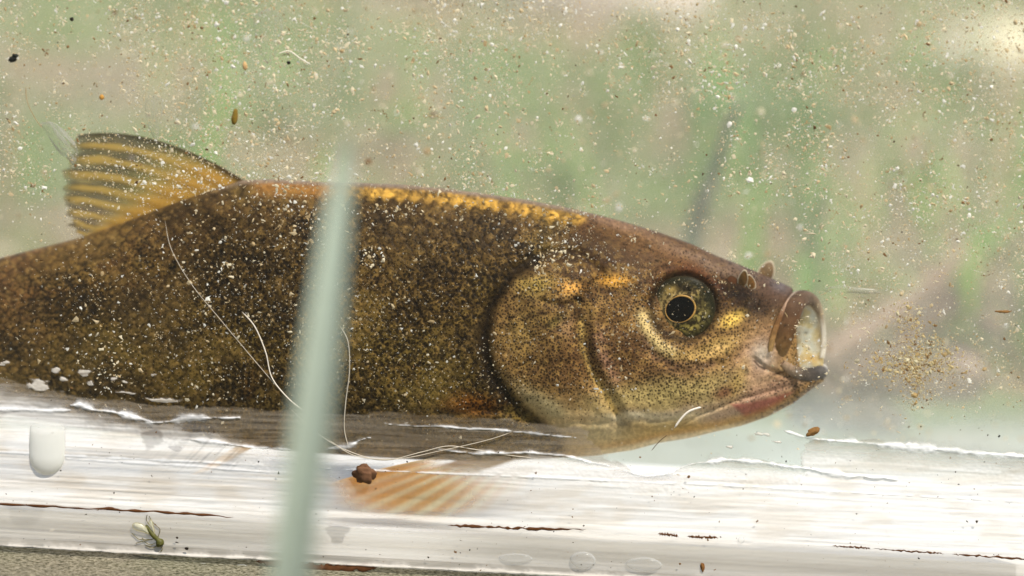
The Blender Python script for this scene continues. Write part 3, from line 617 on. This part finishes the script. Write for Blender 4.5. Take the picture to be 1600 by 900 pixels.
mk('pupil', Fp(1063 + 22 * r_ * egg * np.cos(a_), 483 + 20.5 * r_ * egg * np.sin(a_), EY - 10.2 - 2.2 * np.sqrt(1 - .9 * r_ ** 2)).reshape(-1, 3), gridF(12, 60, True), M_pup, eye)
aa = np.linspace(0, 2 * np.pi, 73); eg = 1 + .06 * np.cos(2 * (aa + .6))
Vq, Fq = tubeVF(Fp(1063 + 22.6 * eg * np.cos(aa), 483 + 21.2 * eg * np.sin(aa), EY - 10.6), (.55 + 1.1 * np.clip(np.cos(aa + .5), 0, 1) + .25 * np.sin(aa * 3)) * FS, 8)
mk('iris_ring', Vq, Fq, simple('gold iris ring', lin(176, 132, 62), .4, .3, .4, .2), eye)
# far eye
r_, a_ = np.meshgrid(np.linspace(0, 1, 20), np.linspace(0, 2 * np.pi, 60, endpoint=False), indexing='ij')
fe = mk('eye', Fp(1067 + 51 * r_ * np.cos(a_), 480 + 49 * r_ * np.sin(a_), 88 + 20 * np.sqrt(1 - .95 * r_ ** 2)).reshape(-1, 3), gridF(20, 60, True), M_eye, fish, True, col=np.where((r_ < .45)[..., None], lin(6, 6, 6), lin(140, 118, 66)).reshape(-1, 3))

# mouth
M_lip = colmat('lips', .6, .05, 0, None, .00003, .25)
def tube_part(name, pts, rad, cols, n=16, m=70, parent=fish, mat=None, mott=.3):
    q = spline(pts, m); P3 = Fp(q[:, 0], q[:, 1], q[:, 2]); f = np.linspace(0, 1, m)
    r = np.interp(f, np.linspace(0, 1, len(rad)), rad) * FS; Vt, Ft = tubeVF(P3, r, n); of = Vt - np.repeat(P3, n, 0); Vt = Vt - np.outer(of @ FW, FW) * .5
    ck = np.stack([np.interp(f, np.linspace(0, 1, len(cols)), [lin(*c)[k] for c in cols]) for k in range(3)], -1)
    ck = np.repeat(ck[:, None], n, 1); jj = np.arange(n)[None] + 0 * f[:, None]; ck = ck * (1 - mott * (fbm(f[:, None] * 30 + 0 * jj, jj * .8, 17, 3) > .55)[..., None] * .8)
    return mk(name, Vt, Ft, mat or M_lip, parent, True, col=ck.reshape(-1, 3))
tube_part('upper_lip', [(1216, 562, -50), (1221, 542, -58), (1226, 520, -58), (1234, 496, -52), (1243, 476, -40), (1255, 466, -16), (1270, 470, 4), (1281, 488, 14), (1286, 512, 18), (1287, 540, 18), (1284, 560, 14)], [5, 13, 16, 16, 14, 13, 9, 6, 4, 4, 4], [(170, 136, 86), (128, 94, 54), (106, 74, 44), (98, 68, 44), (106, 80, 60), (118, 96, 78), (138, 116, 92), (186, 164, 132), (226, 214, 188), (230, 218, 192), (220, 210, 186)])
tube_part('maxilla', [(1203, 560, -60), (1205, 540, -64), (1210, 518, -63), (1219, 495, -58), (1230, 474, -46), (1240, 461, -30), (1250, 456, -14)], [3, 4.5, 4.5, 4, 3.5, 3.5, 2.5], [(190, 156, 96), (176, 138, 84), (150, 108, 62), (122, 82, 48), (196, 160, 130), (186, 164, 140), (140, 120, 106)])
tube_part('lower_lip', [(1222, 566, -56), (1236, 578, -48), (1252, 584, -38), (1268, 585, -24), (1281, 582, -8), (1287, 580, 6), (1286, 572, 14)], [5, 8, 10, 11, 11, 8, 5], [(196, 160, 124), (150, 126, 100), (98, 86, 74), (84, 76, 68), (104, 98, 90), (164, 156, 144), (206, 198, 180)])
ring = np.array([(1257, 468, -8), (1245, 482, -38), (1239, 505, -49), (1236, 535, -52), (1231, 556, -49), (1240, 574, -42), (1262, 578, -22), (1284, 574, 2), (1287, 555, 13), (1288, 527, 17), (1285, 498, 13), (1272, 474, 3), (1257, 468, -8)], float)
rq = spline(ring, 121)[:-1]; cen = np.array([1258, 530, 26.]); rad_ = np.linspace(0, 1, 50)
L = cen + (rq[None] - cen) * (rad_[:, None, None] ** .75); L[..., 2] = cen[2] + (rq[None, :, 2] - cen[2]) * (rad_[:, None] ** 2.2)
lu, lv = L[..., 0], L[..., 1]; lc = mixc((240, 234, 206), (240, 218, 160), sst(.4, .6, fbm(lu / 14, lv / 14, 3)))
for m, c in ((sst(500, 466, lv) * .6, (222, 176, 108)), (sst(1268, 1284, lu) * sst(555, 540, lv) * .6, (212, 170, 104)), (.8 * np.exp(-(((lu - 1270) / 14) ** 2 + ((lv - 560) / 7) ** 2)), (226, 178, 84)), (.9 * np.exp(-(((lu - 1259) / 3) ** 2 + ((lv - 520) / 2) ** 2)), (70, 56, 34)), (.8 * np.exp(-(((lu - 1248) / 2) ** 2 + ((lv - 521) / 2) ** 2)), (70, 56, 34)), (.8 * sst(.62, .7, fbm(lu / 2.2, lv / 2.2, 6, 2)) * np.exp(-(((lu - 1242) / 12) ** 2 + ((lv - 562) / 10) ** 2)), (60, 60, 44))):
    lc = lc * (1 - m[..., None]) + lin(*c) * m[..., None]
mk('mouth_lining', Fp(L[..., 0], L[..., 1], L[..., 2]).reshape(-1, 3), gridF(50, 120, True), colmat('mouth lining', .5, .05, .6), fish, True, col=lc.reshape(-1, 3))
# nostril flaps: thin leaf-like lobes with a pale rim
M_flap = colmat('nostril flaps', .4, .25, .35)
def flap(cu, cv, w, h, tilt, y0, dy, cin, rim=(236, 216, 180)):
    r, a = np.meshgrid(np.linspace(0, 1, 14), np.linspace(0, 2 * np.pi, 40, endpoint=False), indexing='ij')
    x, z = w * r * np.cos(a) * (1 - .25 * np.sin(a)), h * r * np.sin(a); tl = math.radians(tilt)
    u, v = cu + x * math.cos(tl) + z * math.sin(tl), cv - (-x * math.sin(tl) + z * math.cos(tl))
    y = y0 + dy * (z / h) - 4 * (1 - r ** 2) * .6; k = 1.6 * sst(.75, 1, r) * np.sqrt(np.clip(1 - ((r - .88) / .12) ** 2, 0, 1)) + .9
    k = k * sst(1.0, .97, r)
    c = lin(*cin) * (.7 + .8 * fbm(u / 3, v / 3, 9, 2))[..., None]; m = sst(.78, .92, r)[..., None]; c = c * (1 - m) + lin(*rim) * m
    P3 = np.concatenate([Fp(u, v, y - k), Fp(u, v, y + k)[::-1]], 0)
    mk('nostril_flap', P3.reshape(-1, 3), gridF(28, 40, True), M_flap, fish, True, col=np.concatenate([c, c[::-1]], 0).reshape(-1, 3))
yn = ysurf(1150, 440) + 2
flap(1144, 443, 12, 14, -10, yn - 1, -3, (112, 66, 32), (120, 96, 70)); flap(1161, 436, 8, 15, 12, yn - 6, -7, (128, 90, 46)); flap(1173, 441, 7, 13, -16, yn - 3, -5, (150, 104, 52))
flap(1198, 424, 13, 18, 24, 26, 4, (128, 98, 56))

# ---------------------------------------------------------------- small things on the front pane
def on(px, py, out=.0003): return Pt(px, py, -out)
def rib(name, pts, w, mat, label, cat, group=None, out=.0004):
    q = spline([(a, b) for a, b in pts], max(24, 10 * len(pts))); n = len(q)
    P3 = Pt(q[:, 0], q[:, 1], -out); f = np.linspace(0, 1, n)
    V, F = tubeVF(P3, w * PX * .5 * np.clip(np.minimum(f, 1 - f) * 12, .25, 1), 6)
    return tag(mk(name, V, F, mat), label, cat, group)
M_fib = simple('pale fibre', lin(214, 202, 182), .6, .2, .15)
M_fib2 = simple('clear fibre', lin(176, 164, 144), .5, .3, .2)
G = 'fibres stuck to the front pane'
rib('fibre', [(258, 345), (268, 390), (300, 445), (345, 500), (395, 560), (440, 612), (466, 638)], 1.0, M_fib2, 'long thin straight fibre crossing the flank from below the dorsal fin', 'fibre', G)
rib('fibre', [(378, 487), (398, 510), (415, 550), (425, 590), (450, 622), (475, 642)], 1.7, M_fib, 'short thick whitish curved fibre on the flank beside the long thin one', 'fibre', G, .0006)
rib('fibre', [(532, 510), (544, 535), (546, 580), (540, 630), (538, 670), (545, 700)], 1.6, M_fib2, 'hair fine upright fibre just right of the pale green blade', 'fibre', G)
rib('fibre', [(455, 640), (500, 680), (545, 705), (600, 719), (660, 706), (700, 697), (740, 702), (800, 712), (860, 718)], 1.5, M_fib2, 'wavy fibre looping along the smeared seam below the belly', 'fibre', G)
rib('fibre', [(510, 684), (555, 712), (620, 717), (690, 704), (760, 688), (800, 675)], 1.2, M_fib2, 'pale fibre sweeping up to the right from the smeared seam', 'fibre', G, .0007)
rib('fibre', [(1018, 704), (1030, 690), (1042, 680)], 1.2, simple('dark hair', lin(90, 70, 50), .7, .1), 'tiny dark hair on the pane under the throat', 'fibre', G)
rib('fibre', [(435, 84), (452, 80), (470, 92), (486, 101)], 1.8, M_fib, 'short whitish bent fibre near the top beside the round black grain', 'fibre', G)
rib('fibre', [(1054, 668), (1066, 652), (1078, 642), (1096, 636)], 3.4, M_fib, 'pale splinter like fibre lying across the throat', 'fibre', G, .0008)
rib('fibre', [(40, 135), (43, 160), (55, 185), (66, 200)], 1.2, simple('tan hair', lin(150, 128, 92), .7, .1), 'hair fine brownish fibre above the streaky drip mark at left', 'fibre', G)
def lump(name, px, py, rx, ry, ang, col, label, cat, out=.0005, seed=1, rough=.35, group=None, depth=.6, mat=None):
    th, ph = np.meshgrid(np.linspace(0, np.pi, 20), np.linspace(0, 2 * np.pi, 28, endpoint=False), indexing='ij')
    d = np.stack([np.sin(th) * np.cos(ph), np.sin(th) * np.sin(ph), np.cos(th)], -1)
    k = 1 + rough * 2 * (fbm(d[..., 0] * 2.2 + 9 * seed, d[..., 1] * 2.2 + d[..., 2] * 1.7 + 3, seed) - .5)
    d = d * k[..., None]; a = math.radians(ang); c = on(px, py, out)
    x = d[..., 0] * rx * math.cos(a) - d[..., 2] * ry * math.sin(a); z = d[..., 0] * rx * math.sin(a) + d[..., 2] * ry * math.cos(a)
    V = np.stack([c[0] + x * PX, c[1] + d[..., 1] * min(rx, ry) * depth * PX, c[2] + z * PX], -1)
    return tag(mk(name, V, gridF(20, 28, True), mat or simple(name + '_m%d' % seed, col, .8, .15, .5, .25, .00003)), label, cat, group)
lump('dirt_crumb', 570, 741, 16, 13, 0, lin(96, 66, 44), 'rusty brown crumb of dirt at the upper left of the orange pectoral fin', 'dirt crumb', .0010, 3, .6)
lump('seed', 367, 183, 4.6, 13, -4, lin(116, 92, 34), 'small upright mustard coloured seed above the dorsal fin', 'seed', .0005, 4, .3)
lump('seed', 159, 152, 3.6, 3.8, 0, lin(176, 128, 60), 'tiny round orange seed above the left of the dorsal fin', 'seed', .0005, 5, .3)
lump('seed', 383, 103, 3.5, 6.5, 10, lin(176, 142, 96), 'faint pale orange seed below the drip mark near the top', 'seed', .0005, 6, .3)
lump('black_grain', 19, 93, 6, 4, 5, lin(26, 26, 22), 'lower of two black grains touching near the top left corner', 'grain', .0005, 7, .4)
lump('black_grain', 24, 87, 5, 3, -5, lin(34, 36, 30), 'upper of two black grains touching near the top left corner', 'grain', .0005, 8, .4)
lump('black_grain', 112, 30, 3, 3, 0, lin(30, 26, 20), 'single small black grain high above the dorsal fin tip', 'grain', .0005, 9, .4)
lump('black_grain', 451, 98, 3, 2.6, 0, lin(24, 18, 16), 'round black grain beside the short bent whitish fibre', 'grain', .0005, 10, .2)
lump('dirt_crumb', 1098, 886, 3, 7, 10, lin(110, 74, 36), 'small upright brown crumb on the bottom strip right of the oval bubbles', 'dirt crumb', .0006, 11, .5)
lump('dirt_crumb', 1270, 675, 0.1 + 9, 5, 30, lin(120, 86, 46), 'brown crumb at the left end of the bright white ridge', 'dirt crumb', .0009, 12, .7)
lump('dirt_crumb', 1568, 487, 11, 2, 2, lin(120, 86, 46), 'thin brown bark crumb near the right edge', 'dirt crumb', .0005, 13, .6)
# midge
mid = empty('midge', tuple(on(246, 840, .0004)), 'small green winged midge stuck on the white bottom strip', 'insect')
def ell(c, ax, r, n=14, m=18):
    th, ph = np.meshgrid(np.linspace(0, np.pi, n), np.linspace(0, 2 * np.pi, m, endpoint=False), indexing='ij')
    ax = np.array(ax) / np.linalg.norm(ax); s = np.cross(ax, [0, 1, 0]); q = np.cross(ax, s)
    return np.asarray(c) + np.cos(th)[..., None] * ax * r[0] + (np.sin(th) * np.cos(ph))[..., None] * s * r[1] + (np.sin(th) * np.sin(ph))[..., None] * q * r[2], gridF(n, m, True)
A_, B_ = on(228, 820, .0006), on(244, 842, .0006); ax = (A_ - B_)
sk = [on(228, 820, .0006), on(233, 828, .0007), on(239, 836, .0008), on(244, 841, .0008), on(248, 845, .0008), on(250, 848, .0007), on(247, 851, .0007), on(245, 852, .0006)]
Vm, Fm = tubeVF(spline(sk, 40), np.interp(np.linspace(0, 1, 40), [0, .05, .3, .5, .62, .72, .8, .9, 1], [.8, 2.6, 3.8, 3.4, 6.2, 6.8, 5.0, 4.0, 1.0]) * PX, 14)
mk('body', Vm, Fm, simple('midge body', lin(74, 72, 28), .5, .2, .5, .25), mid)
t = NT('insect wing'); p = t.princ(c4(lin(196, 190, 150)), .3, .5); M_wing = t.fin(t.mixsh(.42, t.n('BsdfTransparent').outputs[0], p.outputs[0]))
for w_ in ([(240, 838), (226, 832), (212, 828), (207, 822), (210, 817), (220, 818), (230, 825)], [(242, 838), (238, 826), (232, 818), (236, 812), (240, 822)]):
    o3 = spline([tuple(on(a, b, .0009)) for a, b in w_ + [w_[0]]], 41)[:-1]; c = o3.mean(0)
    Vw_ = np.concatenate([o3, c[None] + [[0, -.00012, 0]], o3 + [0, .00003, 0]]); n = 40
    mk('wing', Vw_, [[k, (k + 1) % n, n] for k in range(n)] + [[k, n + 1 + k, n + 1 + (k + 1) % n, (k + 1) % n] for k in range(n)], M_wing, mid)
    Vt, Ft = tubeVF(np.concatenate([o3, o3[:1]]), .45 * PX, 5); mk('wing_vein', Vt, Ft, simple('vein', lin(150, 140, 96), .6, .2), mid)
M_leg = simple('midge legs', lin(92, 84, 46), .7, .1)
for lg in ([(246, 842), (250, 828), (245, 822), (238, 815), (233, 806)], [(240, 842), (222, 846), (212, 849)], [(238, 843), (225, 843), (216, 842), (206, 833)], [(243, 848), (236, 851), (228, 848), (222, 840)], [(246, 852), (238, 856), (228, 852)], [(250, 852), (254, 858), (250, 862)], [(232, 819), (229, 812), (230, 804)]):
    Vt, Ft = tubeVF(spline([tuple(on(a, b, .0007 - .00001 * k)) for k, (a, b) in enumerate(lg)], 24), .55 * PX, 6); mk('leg', Vt, Ft, M_leg, mid)
# hardened sealant drip and bubbles
uu, ww_ = np.meshgrid(np.linspace(-1, 1, 40), np.linspace(0, 1, 50), indexing='ij')
hw = 28 * np.sqrt(np.clip(1 - np.clip((ww_ - .62) / .38, 0, 1) ** 2.2, 0, 1)) * (1 + .04 * ww_)
hgt = 11 * np.sqrt(np.clip(1 - uu ** 2, 0, 1)) * np.clip(hw / 28, 0, 1) * sst(0, .3, ww_) * (.5 + .8 * ww_)
Vd = Pt(74 + uu * hw, 648 + 94 * ww_, -.0003); Vd[..., 1] -= hgt * PX
Vb = Pt(74 + uu * hw, 648 + 94 * ww_, -.00028)
t = NT('sealant drip'); p = t.princ(c4(lin(226, 226, 218)), .25, .5); p.inputs['Subsurface Weight'].default_value = .0
tr = t.n('BsdfTranslucent'); tr.inputs[0].default_value = c4(lin(240, 238, 230)); M_drip = t.fin(t.mixsh(t.attr('alpha', 'Fac'), t.n('BsdfTransparent').outputs[0], t.mixsh(.45, p.outputs[0], tr.outputs[0])))
Vall = np.concatenate([Vd, Vb[::-1]], 0)
tag(mk('sealant_drip', Vall.reshape(-1, 3), gridF(80, 50), M_drip, alpha=np.concatenate([sst(.02, .4, ww_) * .85, sst(.02, .4, ww_[::-1]) * .85], 0).ravel()), 'rounded white drip of hardened sealant hanging on the lower left of the pane', 'drip')
t = NT('bubble'); p = t.princ(c4((.55, .56, .53)), .12, .5); lw = t.n('LayerWeight'); lw.inputs[0].default_value = .35
M_bub = t.fin(t.mixsh(t.math('MULTIPLY_ADD', lw.outputs['Facing'], .6, .05), t.n('BsdfTransparent').outputs[0], p.outputs[0]))
def bubble(px, py, rx, ry, label, cat='bubble'):
    r, a = np.meshgrid(np.linspace(0, 1, 12), np.linspace(0, 2 * np.pi, 36, endpoint=False), indexing='ij')
    V = Pt(px + rx * r * np.cos(a) * (1 + .08 * np.sin(a * 2)), py + ry * r * np.sin(a), -.0006); V[..., 1] -= np.sqrt(np.clip(1 - r ** 2, 0, 1)) * ry * .6 * PX
    Vk = V[-1].copy(); Vk[:, 1] += .0001
    V = np.concatenate([V, Vk[None]], 0)
    tag(mk('bubble', V.reshape(-1, 3), gridF(13, 36, True), M_bub), label, cat, 'bubbles in the bottom seam')
bubble(911, 875, 20, 13, 'roundish clear bubble in the bottom seam, middle one of three'); bubble(1006, 882, 28, 11, 'wide flat clear bubble in the bottom seam, right of the roundish one')
bubble(806, 872, 26, 7, 'faint long clear bubble in the bottom seam, left of the roundish one'); bubble(1158, 844, 5, 5, 'tiny round clear bubble above the brown crumb on the bottom strip')
bubble(316, 884, 12, 4, 'small flat bubble at the bottom edge below the midge'); bubble(378, 885, 9, 3, 'smallest flat bubble at the bottom edge, right of the one below the midge')
# dried drip marks: clear streaky films
def drip(poly, label, streaks=7, seed=1, op=.3, ang=0.0):
    o3 = np.array(poly, float); q = spline(np.concatenate([o3, o3[:1]]), 61)[:-1]; c = q.mean(0); rr = np.linspace(0, 1, 26)
    W2 = c + (q[None] - c) * rr[:, None, None]; u, v = W2[..., 0], W2[..., 1]; ca, sa_ = math.cos(ang), math.sin(ang)
    st = fbm((u * ca + v * sa_) / 3.2, (v * ca - u * sa_) / 45, seed, 3); edge = sst(.80, .98, rr)[:, None] + 0 * u
    al = np.clip(op * (.25 + 1.3 * sst(.45, .7, st)) + edge * .35 * sst(.35, .6, vn(u / 9, v / 9, seed)), 0, .9) * (1 - sst(.97, 1, rr)[:, None] * .6)
    V = Pt(u, v, -.0004); V[..., 1] -= (1 - rr[:, None] ** 2) * 3e-4 + st * 1.2e-4; Vk = V[-1].copy(); Vk[:, 1] += 1e-4
    V = np.concatenate([V, Vk[None]], 0); al = np.concatenate([al, al[-1:]], 0)
    cc = np.repeat(lin(160, 156, 138)[None], al.size, 0) * (.6 + .8 * np.concatenate([st, st[-1:]], 0).ravel())[:, None]
    tag(mk('drip_mark', V.reshape(-1, 3), gridF(27, 60, True), M_dripm, col=cc, alpha=al.ravel()), label, 'drip mark', 'dried drip marks on the front pane')
M_dripm = colmat('dried drip film', .25, .5, .2, 'alpha')
drip([(62, 192), (80, 190), (100, 203), (117, 222), (122, 240), (116, 257), (104, 248), (90, 236), (76, 214)], 'leaf shaped streaky drip mark at the tip of the dorsal fin', 7, 3, .55, -.7)
drip([(396, 38), (400, 22), (420, 14), (438, 24), (442, 45), (434, 78), (422, 102), (408, 86), (400, 60)], 'faint tapering drip mark near the top, above the short bent fibre', 5, 5, .16)
drip([(226, 165), (232, 150), (250, 150), (256, 168), (250, 195), (246, 218), (238, 212), (230, 192)], 'faint upright drip mark above the middle of the dorsal fin', 5, 7, .2)
drip([(1285, 452), (1310, 446), (1340, 449), (1372, 453), (1370, 459), (1330, 458), (1295, 457)], 'faint flat whitish drip mark in front of the snout', 5, 9, .3, 1.57)

# silt dried on the pane: thousands of flakes
FV, FF, FC = [], [], []
base8 = np.array([(1, 0, 0), (.5, 0, .87), (-.5, 0, .87), (-1, 0, 0), (-.5, 0, -.87), (.5, 0, -.87), (0, -.35, 0), (0, .3, 0)])
f8 = [[k, (k + 1) % 6, 6] for k in range(6)] + [[(k + 1) % 6, k, 7] for k in range(6)]
f8 = np.array(f8)
def flakes(px, py, rad, cols, Y, asp=None):
    n = len(px); a = rng.uniform(0, 6.28, n); s = np.where(rng.random(n) < .25, rng.uniform(.2, .45, n), rng.uniform(.4, 1, n)) if asp is None else asp
    jit = rng.uniform(.25, 1.7, (n, 8, 1)); b = base8[None] * jit; x = b[..., 0] * rad[:, None]; z = b[..., 2] * rad[:, None] * s[:, None]; y = b[..., 1] * rad[:, None] * .8
    X = x * np.cos(a)[:, None] - z * np.sin(a)[:, None]; Z = x * np.sin(a)[:, None] + z * np.cos(a)[:, None]
    c = Pt(px, py, Y) if np.isscalar(Y) else np.array([Pt(p, q, yy) for p, q, yy in zip(px, py, Y)])
    sc = PX * (1 + (0 if np.isscalar(Y) else np.asarray(Y) / D0))
    sc = np.broadcast_to(np.asarray(sc), (n,))[:, None]
    V = np.stack([c[:, None, 0] + X * sc, c[:, None, 1] + y * sc, c[:, None, 2] + Z * sc], -1)
    return V.reshape(-1, 3), (f8[None] + 8 * np.arange(n)[:, None, None]).reshape(-1, 3), np.repeat(cols, 8, 0)
CREAM = np.array([lin(236, 220, 184), lin(220, 196, 152), lin(246, 240, 224), lin(194, 166, 120), lin(140, 104, 64), lin(92, 66, 40)])
def pick(n, p): return CREAM[rng.choice(6, n, p=p)] * rng.uniform(.8, 1.12, (n, 1))
def density(px, py):
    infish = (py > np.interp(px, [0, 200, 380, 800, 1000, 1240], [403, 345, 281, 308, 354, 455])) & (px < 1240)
    d = (.12 + .8 * sst(.42, .7, fbm(px / 150, py / 120, 301)) + .8 * sst(.52, .72, fbm(px / 30, py / 30, 305)) * (.4 + sst(.35, .65, fbm(px / 90, py / 90, 308)))) * np.where(infish, .36, 1.6)
    d = d * (1 - .93 * sst(590, 660, py + 0 * px)) * (1 + .35 * sst(300, 60, py)); return d
NN = 170000; px, py = rng.uniform(-60, 1660, NN), rng.uniform(-30, 900, NN); k = (rng.random(NN) < density(px, py) * .72) & ((np.hypot(px - 1065, py - 481) > 34) | (rng.random(NN) < .25)); px, py = px[k], py[k]
rad = np.clip(rng.lognormal(-.52, .62, len(px)), .32, 3.4) * (1 + .25 * (py < 330))
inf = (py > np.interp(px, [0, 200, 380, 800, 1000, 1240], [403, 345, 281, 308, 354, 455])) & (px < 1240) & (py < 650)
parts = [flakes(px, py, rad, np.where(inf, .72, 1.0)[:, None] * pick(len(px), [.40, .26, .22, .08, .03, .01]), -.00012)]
# clumps and curls: short random walks of flakes
cx, cy, cr, cc_ = [], [], [], []
for k in range(1500):
    x, y = random.uniform(-40, 1640), random.uniform(-20, 640)
    if random.random() > float(density(np.array(x), np.array(y))): continue
    n = int(random.expovariate(1 / 4)) + 3; a = random.uniform(0, 6.28); w = random.uniform(.3, 1.6); s = random.uniform(.6, 1.35)
    if y > 300 and x < 1250 and random.random() < .55: continue
    cl = CREAM[random.choice((0, 0, 0, 1, 1, 2, 3, 4))]
    for q in range(min(n, 22)):
        a += random.gauss(0, w); x += math.cos(a) * 1.5 * s + random.gauss(0, .7); y += math.sin(a) * 1.5 * s + random.gauss(0, .7)
        cx.append(x); cy.append(y); cr.append(s * random.uniform(.6, 1.3)); cc_.append(cl * random.uniform(.8, 1.15))
for (x0, y0, sx, sy, n) in ((880, 385, 26, 22, 130), (845, 415, 10, 8, 30), (600, 330, 28, 8, 70), (580, 400, 12, 12, 50), (470, 350, 30, 24, 90), (640, 265, 40, 14, 60), (430, 290, 60, 30, 120), (700, 215, 60, 40, 150), (330, 420, 40, 50, 160), (1160, 60, 60, 40, 130), (1330, 60, 60, 40, 130), (1290, 270, 14, 24, 60), (620, 40, 60, 50, 160), (170, 560, 30, 60, 130), (1250, 300, 60, 70, 150)):
    for q in range(n):
        cx.append(random.gauss(x0, sx)); cy.append(random.gauss(y0, sy)); cr.append(min(4.5, random.lognormvariate(.35, .5))); cc_.append(CREAM[random.choice((0, 0, 2, 1, 3))] * random.uniform(.85, 1.1))
parts.append(flakes(np.array(cx), np.array(cy), np.array(cr), np.array(cc_), -.00016))
# dark grit, most of it on the white strip
nd = 620; px, py = rng.uniform(-30, 1630, nd), np.concatenate([rng.uniform(650, 895, 480), rng.uniform(0, 640, nd - 480)])
parts.append(flakes(px, py, np.clip(rng.lognormal(-.15, .45, nd), .4, 2.6), np.array([lin(60, 44, 28), lin(120, 84, 44), lin(40, 32, 24)])[rng.integers(0, 3, nd)], -.0011))
def cat3(ps):
    o, V, F, C = 0, [], [], []
    for v, f, c in ps: V.append(v); F.append(f + o); C.append(c); o += len(v)
    return np.concatenate(V), np.concatenate(F), np.concatenate(C)
M_silt = colmat('dried silt', .85, .1, .25, None)
V, F, C = cat3(parts)
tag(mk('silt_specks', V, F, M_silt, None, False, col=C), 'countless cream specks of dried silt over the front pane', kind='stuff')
# silt drifting in the water, out of focus
n = 2600; px, py = rng.uniform(-60, 1660, n), rng.uniform(-30, 690, n); Yd = np.where(rng.random(n) < .10, rng.uniform(.0045, .0062, n), rng.uniform(.040, .066, n))
V, F, C = flakes(px, py, np.clip(rng.lognormal(.75, .5, n), .8, 5), pick(n, [.4, .3, .1, .15, .05, 0]), Yd)
tag(mk('drifting_silt', V, F, M_silt, None, False, col=C), 'soft beige flecks of silt drifting in the water', kind='stuff')
# the big tan clump of silt right of the mouth
n = 2300; x = rng.normal(0, 1, n); y = rng.normal(0, 1, n)
g = [(1430, 568, 26, 16, .4), (1432, 600, 12, 18, .12), (1420, 500, 12, 14, .10), (1400, 575, 34, 14, .16), (1445, 545, 26, 18, .12), (1475, 560, 16, 18, .10)]
w_ = rng.choice(len(g), n, p=[q[4] for q in g]); gp = np.array(g)
px, py = gp[w_, 0] + x * gp[w_, 2], gp[w_, 1] + y * gp[w_, 3]
cl = np.array([lin(206, 184, 134), lin(186, 156, 104), lin(222, 208, 168), lin(140, 106, 64)])[rng.choice(4, n, p=[.4, .3, .2, .1])] * rng.uniform(.8, 1.15, (n, 1))
V, F, C = flakes(px, py, np.clip(rng.lognormal(.15, .5, n), .5, 4), cl, -.0003)
tag(mk('silt_clump', V, F, M_silt, None, False, col=C), 'loose tan clump of silt grains on the pane right of the fish mouth', kind='stuff')
